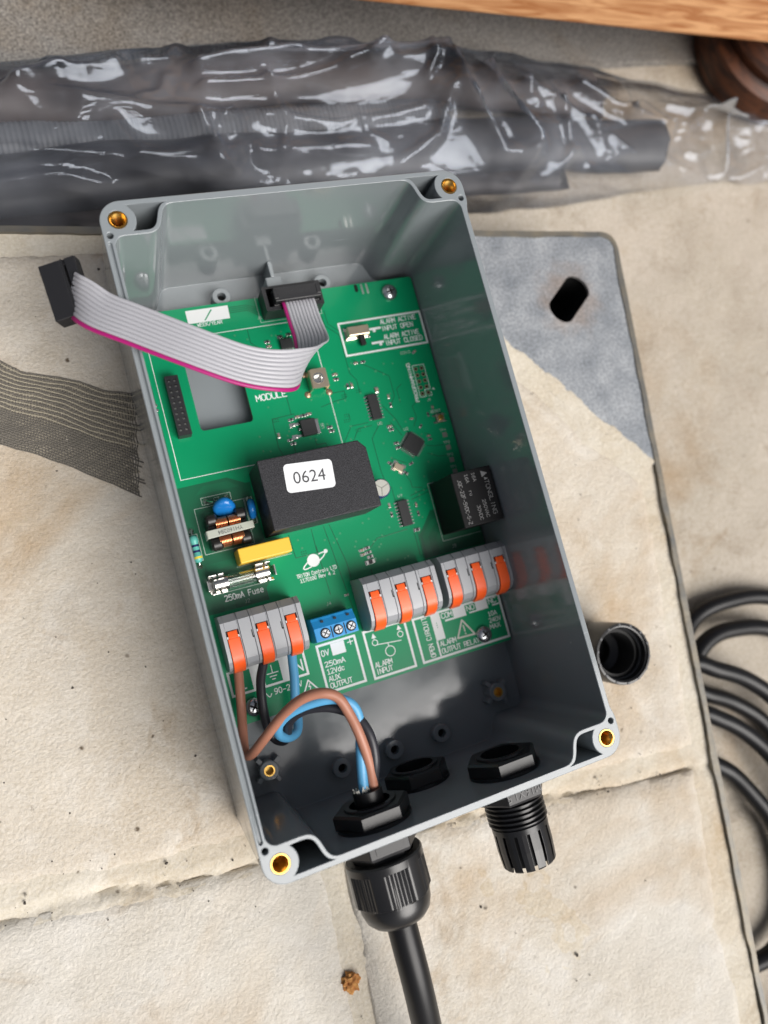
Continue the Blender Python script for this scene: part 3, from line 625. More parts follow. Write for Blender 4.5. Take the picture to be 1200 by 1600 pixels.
def f(m):
    frame(m, -51.9, -23.8, -53.5, -44.6, .8); m.box(-44.0, -39.6, -52.7, -45.4, PZ, Z); m.box(-33.4, -30.0, -52.7, -45.4, PZ, Z)
    lines(m, [(-36.4, -46.4), (-36.4, -49.0)], .15); lines(m, [(-38.4, -49.2), (-34.4, -49.2)], .17); lines(m, [(-37.6, -50.3), (-35.2, -50.3)], .17); lines(m, [(-36.9, -51.3), (-35.9, -51.3)], .17)
    text(m, 'L', -48.4, -51.6, 2.4, 3.9, t=.5); text(m, 'N', -28.3, -51.4, 2.7, 3.9, t=.5); text(m, '90-240V', -37.3, -56.6, 10.0, 1.9, t=.3)
    sq = [(-41.6 + 3.1 * k / 12, -56.0 + .95 * math.sin(2 * PI * k / 12)) for k in range(13)]; lines(m, sq, .17)
silk('mains_panel', f)
def f(m):
    for k in (1.0,): lines(m, [(-24.9, -55.3), (-27.5, -59.6), (-21.9, -59.6), (-24.9, -55.3)], .26)
    lines(m, [(-24.6, -56.6), (-25.2, -57.6), (-24.5, -57.6), (-25.0, -58.9)], .16)
silk('mains_warning_triangle', f)
def f(m):
    frame(m, -19.3, -4.0, -62.1, -44.4, .85); m.box(-13.9, -8.7, -49.6, -45.3, PZ, Z)
    text(m, '0V', -17.9, -48.8, 2.9, 2.0, t=.32); lines(m, [(-7.4, -46.5), (-5.4, -46.5)], .16); lines(m, [(-6.4, -45.6), (-6.4, -47.5)], .16)
    text(m, '250mA', -17.6, -52.8, 7.6, 1.75, t=.3); text(m, '12Vdc', -17.5, -55.5, 6.6, 1.75, t=.3); text(m, 'AUX', -17.5, -58.1, 4.2, 1.75, t=.3); text(m, 'OUTPUT', -17.5, -60.6, 8.3, 1.75, t=.3)
silk('supply_panel', f)
def f(m):
    frame(m, -1.2, 16.1, -62.5, -44.3, .85)
    for x, y in ((2.6, -46.0), (12.9, -45.6)):
        m.prism([(x, y), (x - .95, y - 1.8), (x + .95, y - 1.8)], PZ, Z); lines(m, [(x, y - 1.8), (x, y - 2.4)], .12)
        lines(m, [(x + 1.05 * math.cos(2 * PI * k / 20), y - 3.5 + 1.05 * math.sin(2 * PI * k / 20)) for k in range(21)], .15)
    lines(m, [(3.0, -50.4), (12.6, -51.4)], .16); lines(m, [(7.4, -50.9), (7.4, -52.0)], .15); lines(m, [(7.5 + 1.85 * math.cos(2 * PI * k / 24), -54.0 + 1.85 * math.sin(2 * PI * k / 24)) for k in range(25)], .16)
    text(m, 'ALARM', .5, -58.4, 6.6, 1.8, t=.3); text(m, 'INPUT', .3, -60.9, 6.4, 1.8, t=.3)
silk('alarm_input_panel', f)
def f(m):
    frame(m, 18.6, 56.2, -62.4, -45.0, .85)
    m.box(26.1, 29.9, -55.6, -45.85, PZ, Z); m.box(35.4, 40.7, -49.6, -45.85, PZ, Z); m.box(31.6, 35.4, -49.6, -48.9, PZ, Z); m.box(45.2, 50.3, -49.3, -45.85, PZ, Z); m.box(42.0, 45.2, -49.3, -48.7, PZ, Z); m.box(52.2, 55.3, -49.0, -48.4, PZ, Z)
    m.box(25.9, 26.6, -61.5, -55.7, PZ, Z)
    text(m, 'OPEN CIRCUIT', 24.3, -61.0, 15.2, 1.85, 90, .3); text(m, 'COM', 30.5, -48.2, 4.4, 1.9, t=.33); text(m, 'NO', 41.4, -48.1, 3.2, 1.9, t=.33); text(m, 'NC', 51.0, -47.9, 3.2, 1.9, t=.33)
    text(m, 'ALARM', 27.2, -58.0, 6.6, 1.8, t=.3); text(m, 'OUTPUT RELAY', 27.2, -60.8, 15.8, 1.8, t=.3); text(m, '10A', 49.4, -52.5, 3.7, 1.65, t=.28); text(m, '240V', 49.2, -55.0, 5.0, 1.65, t=.28); text(m, 'MAX', 48.9, -57.4, 4.3, 1.65, t=.28)
silk('relay_output_panel', f)
def f(m):
    lines(m, [(38.2, -50.8), (34.7, -57.0), (42.0, -57.3), (38.2, -50.8)], .32); lines(m, [(38.2, -53.0), (38.3, -55.2)], .25); lines(m, [(38.3, -56.1), (38.35, -56.15)], .3)
silk('relay_warning_triangle', f, mat('silkscreen_cream', (.58, .57, .52), .55))
def f(m):
    for k in range(3): lines(m, [(27.9, -49.2 - .8 * k), (27.95, -49.2 - .8 * k)], .16)
    return
m_ = MB()
for k in range(3): m_.prism(circ(27.9, -49.2 - .8 * k, .2, 8), Z, Z + .01)
m_.build('via_mark', M_pcb, pcb)
m_ = MB()
for i in range(5):
    for j in range(2): m_.lathe([(.85, PZ), (.85, PZ + .04), (.48, PZ + .045), (.48, PZ + .02), (0, PZ + .02)], 16, 0, T(47.71 + 2.54 * j, 38.62 + 2.54 * i, 0))
o = m_.build('programming_pads', [mat('pad_copper', (.45, .33, .22), .35, .8)], pcb)
m_ = MB()
for i in range(5):
    for j in range(2): m_.prism(circ(47.71 + 2.54 * j, 38.62 + 2.54 * i, .5, 12), PZ + .02, PZ + .05)
m_.build('programming_holes', M_hole, pcb)
for x, y in ((52.2, 20.7), (52.3, 15.5), (52.3, 10.4), (52.3, 5.6)):
    m_ = MB(); m_.box(x - 1.0, x + 1.0, y - 1.0, y + 1.0, PZ, PZ + .04); m_.build('test_pad', mat('pad_tinned', (.30, .30, .26), .4, .5), pcb)
for x in (34.3, 36.4): m_ = MB(); m_.prism(rrect(x, x + .8, 82.2, 86.4, .3), PZ, PZ + .05); m_.build('edge_pad', M_tinr, pcb)
m_ = MB(); m_.prism(rrect(31.6, 33.0, 83.4, 86.5, .6), PZ, PZ + .03); m_.build('edge_notch', M_hole, pcb)

# --- small surface-mount parts
random.seed(3)
pas = MB()
def smd(x, y, rot, l=1.6, w=.8, h=.5, body=0):
    M = T(x, y, PZ) @ RZ(rot); e = l * .24
    pas.box(-l / 2 + e, l / 2 - e, -w / 2, w / 2, 0.02, h, body, M); pas.box(-l / 2, -l / 2 + e, -w / 2 - .02, w / 2 + .02, 0, h + .02, 2, M); pas.box(l / 2 - e, l / 2, -w / 2 - .02, w / 2 + .02, 0, h + .02, 2, M)
    pas.box(-l / 2 - .35, l / 2 + .35, -w / 2 - .1, w / 2 + .1, 0, .03, 2, M)
for a in ((-6.6, 38.4, 5, 1.6, .8, .5, 0), (-3.9, 39.0, 0, 1.6, .8, .5, 1), (-1.6, 39.1, 0), (0.6, 39.3, 0, 1.6, .8, .5, 1), (-8.8, 31.0, 5), (-8.0, 29.4, 0), (7.2, 32.8, 0), (7.6, 31.2, 0), (30.6, 28.4, 0, 1.6, .8, .5, 1), (30.9, 27.0, 0), (31.5, 21.4, 0), (31.8, 19.6, 0),
          (45.4, 21.6, 0, 1.2, .6, .4, 1), (45.6, 20.2, 0, 1.2, .6, .4), (35.2, 12.4, 15, 1.3, .7, .4), (26.8, 14.2, 135), (32.0, 9.4, 135), (30.2, -13.0, 0, 2.0, 1.0, .6), (29.3, 43.4, 90, 1.8, 1.2, .8, 1), (49.0, 55.8, 30, 1.4, .8, .6, 1),
          (9.0, -15.0, 5), (6.8, -15.3, 5, 1.6, .8, .5, 1), (9.2, -16.7, 5), (7.0, -17.0, 5, 1.6, .8, .5, 1), (9.4, -18.4, 5, 1.8, .9, .5), (8.8, -20.3, 3, 3.2, 1.4, .9, 0), (-53.4, 52.8, 0, 1.4, .7, .4, 1), (-53.3, 51.0, 0, 1.4, .7, .4),
          (-7.8, 69.2, 0), (-7.6, 67.4, 0, 1.6, .8, .5, 1), (-2.5, 70.4, 0), (1.0, 70.8, 0), (50.2, 32.4, 90, 1.2, .7, .5, 1), (-3.2, -29.8, 0, 1.0, .6, .4, 1)):
    smd(*a)
for a in ((18.4, 47.0, 90), (20.0, 47.0, 90, 1.6, .8, .5, 1), (33.4, 40.0, 90, 1.4, .7, .4, 1), (33.4, 36.6, 90, 1.4, .7, .4), (40.4, 29.6, 0, 1.2, .6, .4, 1), (43.2, 26.0, 45, 1.2, .6, .4), (22.0, -1.5, 90, 1.4, .7, .4, 1), (22.0, -5.0, 90, 1.4, .7, .4), (32.6, -3.6, 90, 1.4, .7, .4, 1), (32.6, -7.0, 90, 1.4, .7, .4), (14.6, 50.5, 0, 1.6, .8, .5), (14.6, 52.4, 0, 1.6, .8, .5, 1), (-12.6, 33.4, 90, 1.6, .8, .5, 1), (47.6, 30.0, 90, 1.2, .6, .4), (24.0, 55.4, 0, 1.4, .7, .4, 1), (27.0, 55.4, 0, 1.4, .7, .4)):
    smd(*a)
vi = MB(); random.seed(9)
for x, y in [(random.uniform(12, 50), random.uniform(-10, 56)) for _ in range(60)] + [(random.uniform(-20, 10), random.uniform(26, 74)) for _ in range(26)] + [(random.uniform(-16, 28), random.uniform(-23, -5)) for _ in range(22)]:
    vi.lathe([(.42, 0), (.4, .03), (.2, .035), (.2, .01), (0, .01)], 10, 0, T(x, y, PZ))
o = vi.build('via', mat('via_ring', (.05, .27, .13), .35, .2), pcb); o['kind'] = 'stuff'
o = pas.build('surface_mount_parts', [M_chip, mat('ceramic_tan', (.33, .25, .17), .5), M_tin], pcb, bevel=.05, segs=1); o['kind'] = 'stuff'

def soic(x, y, L, W, n, rot=0, name='chip', mark=None):
    M = T(x, y, PZ) @ RZ(rot)
    b = MB(); b.box(-W / 2, W / 2, -L / 2, L / 2, .15, 1.55, 0, M); b.lathe([(.35, 1.56), (0, 1.56)], 12, 0, M @ T(-W / 2 + .8, L / 2 - .8, 0))
    o = b.build(name, M_chip, pcb, bevel=.12)
    p = MB(); k0 = -(n - 1) * 1.27 / 2
    for i in range(n):
        for s in (-1, 1):
            y_ = k0 + 1.27 * i
            p.box(min(s * W / 2, s * (W / 2 + .45)), max(s * W / 2, s * (W / 2 + .45)), y_ - .2, y_ + .2, .7, .9, 0, M); p.box(min(s * (W / 2 + .35), s * (W / 2 + .5)), max(s * (W / 2 + .35), s * (W / 2 + .5)), y_ - .2, y_ + .2, .02, .88, 0, M)
            p.box(min(s * (W / 2 + .4), s * (W / 2 + 1.15)), max(s * (W / 2 + .4), s * (W / 2 + 1.15)), y_ - .24, y_ + .24, 0, .2, 0, M)
    p.build('pins', M_tin, o); return o
soic(26.4, 36.9, 9.9, 3.9, 8); soic(26.9, -5.7, 9.9, 3.9, 8); soic(-0.9, 67.0, 4.9, 3.9, 4, 90)
# quad flat pack turned 45 degrees
M = T(37.8, 19.6, PZ) @ RZ(45)
b = MB(); b.box(-3.5, 3.5, -3.5, 3.5, .15, 1.5, 0, M); b.lathe([(.4, 1.51), (0, 1.51)], 14, 0, M @ T(-2.4, 2.4, 0)); qf = b.build('processor_chip', M_chip, pcb, bevel=.12)
p = MB()
for k in range(12):
    u = -2.75 + .5 * k
    for a in (0, 90, 180, 270): p.box(3.45, 3.75, u - .11, u + .11, .5, .62, 0, M @ RZ(a)); p.box(3.72, 4.5, u - .12, u + .12, 0, .18, 0, M @ RZ(a))
p.build('pins', M_tin, qf)
M = T(29.6, 12.0, PZ) @ RZ(-38)
b = MB(); b.box(-2.0, 2.0, -1.4, 1.4, .1, .9, 0, M); cr = b.build('crystal', M_gold, pcb, bevel=.2)
p = MB()
for sx in (-1, 1):
    for sy in (-1, 1): p.box(sx * 1.7 - .9, sx * 1.7 + .9, sy * 1.3 - .7, sy * 1.3 + .7, 0, .08, 0, M)
p.build('pads', M_tin, cr)
b = MB(); b.box(50.0, 53.4, 25.8, 29.2, PZ, PZ + 1.6); rb = b.build('reset_button', mat('button_case', (.34, .30, .24), .4, .6), pcb, bevel=.3)
b = MB(); b.lathe([(1.15, 1.6), (1.1, 2.3), (.9, 2.45), (0, 2.45)], 20, 0, T(51.7, 27.5, PZ)); b.build('plunger', M_brass, rb, smooth=30)
b = MB()
for sy in (-1, 1): b.box(48.9, 50.2, 27.5 + sy * 1.4 - .3, 27.5 + sy * 1.4 + .3, PZ, PZ + .3); b.box(53.2, 54.4, 27.5 + sy * 1.4 - .3, 27.5 + sy * 1.4 + .3, PZ, PZ + .3)
b.build('pins', M_tin, rb)
# voltage regulator
b = MB(); b.box(-4.0, 1.7, 31.0, 37.1, PZ + .1, PZ + 2.3); rg = b.build('voltage_regulator', M_chip, pcb, bevel=.2)
b = MB(); b.box(1.75, 3.3, 31.2, 36.9, PZ, PZ + .55); b.build('tab', M_tin, rg, bevel=.08)
b = MB()
for y in (36.3, 31.7): b.box(-6.4, -3.95, y - .4, y + .4, PZ + .02, PZ + .5); b.box(-7.8, -5.6, y - .8, y + .8, PZ, PZ + .06)
b.box(-4.8, -3.95, 33.6, 34.4, PZ + .6, PZ + 1.1); b.build('pins', M_tin, rg, bevel=.05)

# --- power supply block with its paper label
b = MB(); b.prism([(-26.9, -2.4), (12.1, -2.4), (12.1, 19.0), (9.6, 22.1), (-26.9, 22.1)], PZ, PZ + 21.0); psu = b.build('power_supply_block', M_psu, pcb, bevel=.35)
psu['label'] = 'black textured power supply block with white 0624 label'
Mlab = T(-10.4, 13.3, PZ + 21.0) @ RZ(-4.8)
b = MB(); b.prism(rrect(-8.6, 8.6, -5.0, 5.0, 1.5), 0.0, .09, 0, Mlab); lb = b.build('paper_label', M_label, psu)
font('0624', 6.0, Mlab @ T(-.1, -.3, .11) @ Matrix.Diagonal((.97, 1, 1, 1)), M_ink, 'label_number', psu)
# --- electrolytic capacitor
b = MB(); b.lathe([(3.6, 0), (3.6, 8.2), (3.3, 8.6), (3.1, 8.75)], 32, 0, T(17.9, 4.9, PZ)); ec = b.build('electrolytic_capacitor', mat('can_sleeve', (.02, .03, .12), .3), pcb, smooth=40)
b = MB(); b.lathe([(3.15, 8.74), (0, 8.74)], 32, 0, T(17.9, 4.9, PZ))
b.build('can_top', mat('can_aluminium', (.60, .60, .54), .35, .6), ec)
b = MB()
for a in (20, 140, 260): b.box(0, 3.0, -.14, .14, 8.75, 8.79, 0, T(17.9, 4.9, PZ) @ RZ(a))
b.build('vent_mark', mat('vent_groove', (.25, .25, .22), .5, .5), ec)
b = MB(); b.lathe([(3.62, 1.0), (3.62, 8.1)], 32, 0, T(17.9, 4.9, PZ)); b.f = b.f[-6:] + b.f[:3]; b.m = [0] * len(b.f); b.build('polarity_stripe', mat('sleeve_stripe', (.45, .5, .62), .35), ec, smooth=60)
# --- relay
b = MB(); b.box(40.1, 56.2, -17.7, 2.7, PZ, PZ + 22.0); rl = b.build('relay', M_relay, pcb, bevel=.35)
ptop = PZ + 22.0 + .03
b = MB()
def rtext(s, x, y, w, h): text(b, s, x, y, w, h, -90, .17, ptop)
rtext('JQC-22F-5VDC-S-Z', 42.0, -.2, 16.6, 1.35); rtext('16A', 45.3, 1.3, 3.2, 1.2); rtext('30VDC', 46.9, -10.8, 5.4, 1.2); rtext('16A', 48.2, 1.3, 3.2, 1.2); rtext('250VAC', 49.6, -9.2, 6.6, 1.2); rtext('TONGLING', 52.6, -2.4, 12.8, 1.6); rtext('ru', 45.4, -4.9, 1.8, 1.2)
b.build('relay_print', M_print, rl)
b = MB(); b.prism([(51.9, 1.3), (54.4, .1), (51.9, -1.1)], ptop - .02, ptop + .02); b.prism([(52.7, -1.2), (54.2, -1.9), (52.7, -2.3)], ptop - .02, ptop + .02); b.build('relay_logo', M_print, rl)
# --- blue disc capacitors
def disc(x, y, z, r, t, M, name):
    b = MB(); pr = [(0, -t / 2), (r * .7, -t / 2), (r * .93, -t * .32), (r, 0), (r * .93, t * .32), (r * .7, t / 2), (0, t / 2)]
    b.lathe(pr, 28, 0, T(x, y, z) @ M, lambda a, zz: 1 + .16 * max(0, math.cos(a - PI / 2)) ** 6); return b.build(name, M_bluecap, pcb, smooth=50)
d1 = disc(-39.2, 11.0, 16.5, 4.0, 3.0, RZ(-12) @ RX(52), 'blue_disc_capacitor')
d2 = disc(-29.9, 8.6, 16.0, 3.7, 2.6, RZ(86) @ RX(84), 'blue_disc_capacitor')
b = MB()
for x, y in ((-44.3, 15.5), (-36.6, 15.5)): b.tube([(x, y, PZ), (x, y, PZ + 1.4), (x * .55 - 39.6 * .45, y - 1.6, PZ + 4.4)], .32, 8)
b.build('leads', M_tin, d1, smooth=50)
b = MB()
for y in (12.8, 4.6): b.tube([(-29.4, y, PZ), (-29.4, y, PZ + 1.5), (-29.7, y * .6 + 8.6 * .4, PZ + 4)], .3, 8)
b.build('leads', M_tin, d2, smooth=50)
for x, y in ((-44.3, 15.5), (-36.6, 15.5), (-29.4, 12.9), (-29.4, 4.6), (-51.7, 6.3), (-51.6, -6.5)): b = MB(); b.lathe([(1.0, 0), (.98, .05), (.5, .3), (.3, .7), (0, .7)], 16, 0, T(x, y, PZ)); b.build('solder_joint', M_tinr, pcb, smooth=50)
# --- common mode choke
b = MB()
for sx in (-1, 1):
    for yy in (7.6, -0.9): b.lathe([(1.6, 0), (2.3, .6), (2.3, 3.2), (1.6, 3.8)], 20, 0, T(-39.6 + sx * 5.1 - 1.9, yy, 17.5) @ RY(90))
b.box(-47.0, -32.2, 1.6, 4.4, PZ + .5, 18.5); b.box(-46.6, -43.6, -2.4, 8.6, PZ + .5, 17.5); b.box(-35.6, -32.6, -2.4, 8.6, PZ + .5, 17.5)
ck = b.build('choke', M_ferrite, pcb, smooth=35, bevel=.25)
b = MB()
for cx_ in (-41.6, -37.0):
    for yc in (6.0, -.2):
        for k in range(8): 
            x = cx_ - 1.9 + k * .52; b.tube([(x, yc + 2.1 * math.cos(a), 16.2 + 3.4 * math.sin(a)) for a in [PI * 2 * i / 14 for i in range(15)]], .27, 6, 0, False)
b.build('copper_winding', M_copper, ck, smooth=50)
b = MB(); b.prism([(-47.7, 1.1), (-31.6, 1.5), (-31.6, 4.1), (-47.5, 3.9)], 21.2, 21.7); b.box(-47.8, -47.4, 1.1, 3.9, 15, 21.5); b.box(-31.7, -31.3, 1.5, 4.1, 15, 21.5); tp = b.build('tape_band', M_tape, ck, bevel=.25)
font('YH160284', 2.0, T(-39.6, 2.65, 21.73) @ RZ(181), M_ink, 'tape_print', ck)
# --- resistor
Mr = T(-51.7, -.4, PZ + 2.0) @ RX(90)
b = MB(); b.lathe([(.3, -5.0), (1.1, -4.6), (1.55, -3.9), (1.55, -2.6), (1.25, -2.0), (1.25, 2.0), (1.55, 2.6), (1.55, 3.9), (1.1, 4.6), (.3, 5.0)], 20, 0, Mr); rs = b.build('resistor', M_res, pcb, smooth=45)
b = MB()
for z0, mi in ((-1.5, 0), (.5, 0), (2.75, 1)): r_ = 1.57 if mi else 1.28; b.lathe([(r_, z0), (r_, z0 + .8)], 20, mi, Mr)
b.build('colour_band', [M_band1, M_band2], rs, smooth=60)
b = MB(); b.tube([(-51.7, 6.3, PZ), (-51.7, 6.3, PZ + 1.6), (-51.7, 5.6, PZ + 2.0), (-51.7, 4.4, PZ + 2.0)], .32, 8); b.tube([(-51.6, -6.5, PZ), (-51.6, -6.5, PZ + 1.6), (-51.7, -6.0, PZ + 2), (-51.7, -5.2, PZ + 2.0)], .32, 8); b.build('leads', M_tin, rs, smooth=50)
# --- yellow film capacitor
b = MB(); b.box(-39.1, -20.7, -9.8, -4.5, PZ, PZ + 11.2); b.build('yellow_film_capacitor', M_yellow, pcb, bevel=.45, segs=3)
# --- glass fuse in its clips
fz = PZ + 4.6; fy = -14.3
Mf = T(-39.2, fy, fz) @ RY(90)
b = MB(); b.lathe([(2.3, -5.6), (2.3, 5.6)], 28, 0, Mf); b.lathe([(1.75, 5.6), (1.75, -5.6)], 28, 0, Mf); fu = b.build('glass_fuse', M_glass, pcb, smooth=60)
for s in (-1, 1): b = MB(); b.lathe([(0, s * 10.0), (2.2, s * 10.0), (2.55, s * 9.6), (2.55, s * 4.9), (1.9, s * 4.85)], 28, 0, Mf); b.build('end_cap', M_tin, fu, smooth=35)
b = MB(); b.tube([(-44.5, fy, fz), (-34, fy, fz + .1)], .12, 6); b.build('fuse_wire', M_tin, fu)
for s in (-1, 1):
    b = MB(); c0 = -39.2 + s * 8.2
    for k in range(2):
        x0, x1 = (c0 - 3.0, c0 - .3) if k == 0 else (c0 + .3, c0 + 2.2)
        for sy in (-1, 1):
            pr = [(fy + sy * 1.2, PZ + .3), (fy + sy * 2.9, PZ + 2.4), (fy + sy * 3.0, PZ + 4.8), (fy + sy * 2.3, PZ + 6.6), (fy + sy * 3.1, PZ + 8.0)]
            th = [(y + sy * .3, z) for y, z in pr]; b.profx(pr + th[::-1] if sy > 0 else th + pr[::-1], x0, x1)
    b.box(c0 - 3.0, c0 + 2.2, fy - 1.6, fy + 1.6, PZ + .1, PZ + .5)
    b.box(c0 + s * 3.6 - .25, c0 + s * 3.6 + .25, fy - 1.8, fy + 1.8, PZ + .3, PZ + 6.2)
    b.build('fuse_clip', M_tin, pcb, bevel=.08)
# --- lever terminals
def lever_terminal(x0, x1, lx, lab):
    FULL = [(-25.2, 0), (-44.3, 0), (-44.3, 6.5), (-43.8, 10.2), (-42.6, 12.7), (-40.8, 14.3), (-38.6, 15.0), (-27.6, 15.0), (-25.2, 12.2)]
    CHAN = [(-25.2, 0), (-43.2, 0), (-43.2, 8.0), (-41.4, 11.4), (-38.2, 12.8), (-30.5, 12.9), (-30.5, 15.0), (-27.6, 15.0), (-25.2, 12.2)]
    up = lambda pr: [(y, z + PZ + .02) for y, z in pr][::-1]
    b = MB(); cuts = []
    xs = [x0]
    g = .07
    for i, l in enumerate(lx):
        a = x0 if i == 0 else l - 1.5
        if i: b.profx(up(FULL), prev + g, a - g); 
        b.profx(up(FULL), a + (g if i else 0), l - .4); b.profx(up(CHAN), l - .4, l + 3.9); b.profx(up(FULL), l + 3.9, l + 4.3 - g); prev = l + 4.3
    b.profx(up(FULL), prev + g, x1)
    t = b.build('lever_terminal', M_levgrey, pcb, smooth=22, bevel=.1, segs=1); t['label'] = lab
    LEV = [(-30.7, 13.2), (-30.7, 15.0), (-31.5, 15.3), (-39.0, 15.45), (-41.2, 14.8), (-43.0, 13.2), (-44.2, 11.0), (-44.9, 8.9), (-44.8, 8.2), (-44.1, 8.3), (-43.3, 10.4), (-42.0, 12.3), (-40.4, 13.5), (-38.4, 13.8), (-32, 13.6)]
    for l in lx:
        m_ = MB(); m_.profx([(y, z + PZ) for y, z in LEV[:3]] + [(-33.2, PZ + 15.33), (-33.2, PZ + 13.6)] + [(y, z + PZ) for y, z in LEV[14:]], l + .15, l + 3.35); m_.profx([(-33.2, PZ + 13.6), (-33.2, PZ + 15.33)] + [(y, z + PZ) for y, z in LEV[3:14]], l - .25, l + 3.75)
        m_.build('lever', M_levor, t, smooth=30, bevel=.14)
        m_ = MB(); m_.box(l - .3, l + .1, -33.2, -32.4, PZ + 12.9, PZ + 15.05); m_.box(l + 3.4, l + 3.8, -33.2, -32.4, PZ + 12.9, PZ + 15.05); m_.build('pivot', M_silk, t)
    for i in range(1, len(lx)):
        m_ = MB(); m_.box(lx[i] - 2.1, lx[i] - 1.75, -34.6, -32.0, PZ + 14.9, PZ + 15.05); m_.box(lx[i] - 2.1, lx[i] - 1.4, -34.6, -34.2, PZ + 14.9, PZ + 15.05); m_.build('test_slot', M_dark, t)
    m_ = MB()
    for l in lx: m_.lathe([(1.9, 0), (1.9, .1), (0, .1)], 18, 0, T(l + 1.75, -44.3, PZ + 5.2) @ RX(90))
    m_.build('wire_entry', M_dark, t, smooth=40)
    return t
lever_terminal(-51.4, -23.5, [-49.7, -39.7, -29.6], 'grey mains terminal with three orange levers holding brown, black and blue wires')
lever_terminal(-0.6, 27.4, [1.2, 11.2, 21.2], 'grey alarm input terminal with three orange levers and no wires')
lever_terminal(29.9, 57.0, [31.5, 41.4, 51.4], 'grey relay output terminal with three orange levers beside the box wall')
# --- blue screw terminal
b = MB(); up = lambda pr: [(y, z + PZ + .02) for y, z in pr][::-1]
b.profx(up([(-34.6, 0), (-43.2, 0), (-43.2, 5.5), (-42.8, 10.0), (-38.2, 10.0), (-35.6, 8.4), (-34.6, 8.0)]), -20.4, -4.6); bt = b.build('screw_terminal', M_blueterm, pcb, bevel=.25)
for x in (-16.6, -11.8, -7.0):
    m_ = MB(); m_.lathe([(1.85, 10.05), (1.75, 10.08), (1.75, 10.2), (0, 10.2)], 22, 0, T(x, -40.4, PZ)); w_ = m_.build('screw_well', M_dark, bt, smooth=40)
    m_ = MB(); m_.lathe([(1.6, 10.1), (1.55, 10.55), (1.3, 10.75), (0, 10.75)], 22, 0, T(x, -40.4, PZ)); 
    sc = m_.build('clamp_screw', M_steel, bt, smooth=30)
for x in (-14.2, -9.4):
    m_ = MB(); m_.box(x - .2, x + .2, -42.6, -38.6, PZ + 9.95, PZ + 10.06); m_.build('divider_slot', M_dark, bt)
m_ = MB()
for x in (-16.6, -11.8, -7.0):
    for a in (20, 110): m_.box(-1.2, 1.2, -.16, .16, 10.74, 10.8, 0, T(x, -40.4, PZ) @ RZ(a + x * 9))
    m_.box(x - .5, x + .5, -36.6, -35.9, PZ + 8.2, PZ + 9.2)
m_.build('screw_cross', M_dark, bt)
# --- slide switch
b = MB(); b.box(23.1, 31.7, 65.2, 68.8, PZ + .2, PZ + 3.7); sw = b.build('slide_switch', M_gold, pcb, bevel=.25)
b = MB(); b.box(27.5, 29.6, 61.4, 65.2, PZ + 1.0, PZ + 2.6); b.build('slider', M_dark, sw, bevel=.2)
b = MB(); b.box(22.6, 32.2, 64.6, 69.3, PZ, PZ + .5)
for x in (22.2, 31.7): b.box(x, x + .7, 64.4, 65.4, PZ, PZ + .9); b.box(x, x + .7, 68.4, 69.4, PZ, PZ + .9)
b.build('switch_feet', M_tin, sw, bevel=.1)
# --- threaded strap terminal
b = MB(); b.loops(rrect(3.5, 9.6, 47.0, 54.4, .7, 3), [circ(6.3, 50.7, 1.75, 24)], PZ + 4.9, PZ + 5.7, True, True); b.box(3.2, 3.85, 47.2, 54.2, PZ, PZ + 5.2); b.box(9.3, 9.95, 47.2, 54.2, PZ, PZ + 5.2)
st = b.build('threaded_strap', M_gold, pcb, smooth=40)
b = MB(); b.lathe([(2.1, 3.2), (2.1, 5.75), (1.7, 5.75), (1.45, 5.2), (1.45, 3.2), (0, 3.2)], 24, 0, T(6.3, 50.7, PZ)); b.build('thread', M_tin, st, smooth=40)
b = MB()
for x, y in ((2.2, 46.6), (10.6, 46.2), (2.6, 54.5)): b.lathe([(1.3, 0), (1.25, .1), (.7, .35), (0, .35)], 18, 0, T(x, y, PZ))
b.build('solder_joint', mat('solder_brown', (.42, .30, .2), .35, .8), st, smooth=40)
# --- board socket for the missing module
b = MB(); b.loops(rrect(-48.1, -43.4, 39.3, 61.2, .15, 2), [rrect(-46.85 + dx - .45, -46.85 + dx + .45, 59.4 - 2.0 * k - .45, 59.4 - 2.0 * k + .45, .1, 1) for k in range(10) for dx in (0, 2.0)], PZ, PZ + 4.6)
hd = b.build('module_socket', M_blackm, pcb)
b = MB()
for k in range(10):
    for dx in (0, 2.0): b.box(-46.85 + dx - .45, -46.85 + dx + .45, 59.4 - 2 * k - .45, 59.4 - 2 * k + .45, PZ + 3.0, PZ + 3.1); b.box(-46.85 + dx - .18, -46.85 + dx + .18, 59.4 - 2 * k - .4, 59.4 - 2 * k + .1, PZ + 3.1, PZ + 4.3)
b.build('contacts', M_tinr, hd)
# --- box header on the board for the ribbon
b = MB(); b.loops(rrect(-7.0, 15.3, 77.6, 86.9, .4, 2), [ccw(rrect(-5.6, 14.2, 79.0, 86.0, .2, 2))], PZ, PZ + 8.8, True, False); b.box(-5.6, 14.2, 79, 86, PZ, PZ + 1.5); b.build('box_header', M_blackm, pcb, bevel=.15)
# --- board screws
for x, y, a in ((45.3, 81.1, 10), (45.3, -58.4, 30), (-45.6, -58.5, 55), (-45.4, 81.1, 20)):
    b = MB(); b.lathe([(1.4, 0), (3.2, .0), (3.3, .6), (3.1, 1.3), (2.5, 1.9), (1.5, 2.25), (0, 2.35)], 28, 0, T(x, y, PZ + .02)); so = b.build('board_screw', M_steel, pcb, smooth=40)
    b = MB()
    for k in (0, 90): b.box(-1.6, 1.6, -.3, .3, 1.9, 2.37, 0, T(x, y, PZ + .03) @ RZ(a + k))
    b.build('cross_recess', M_dark, so)

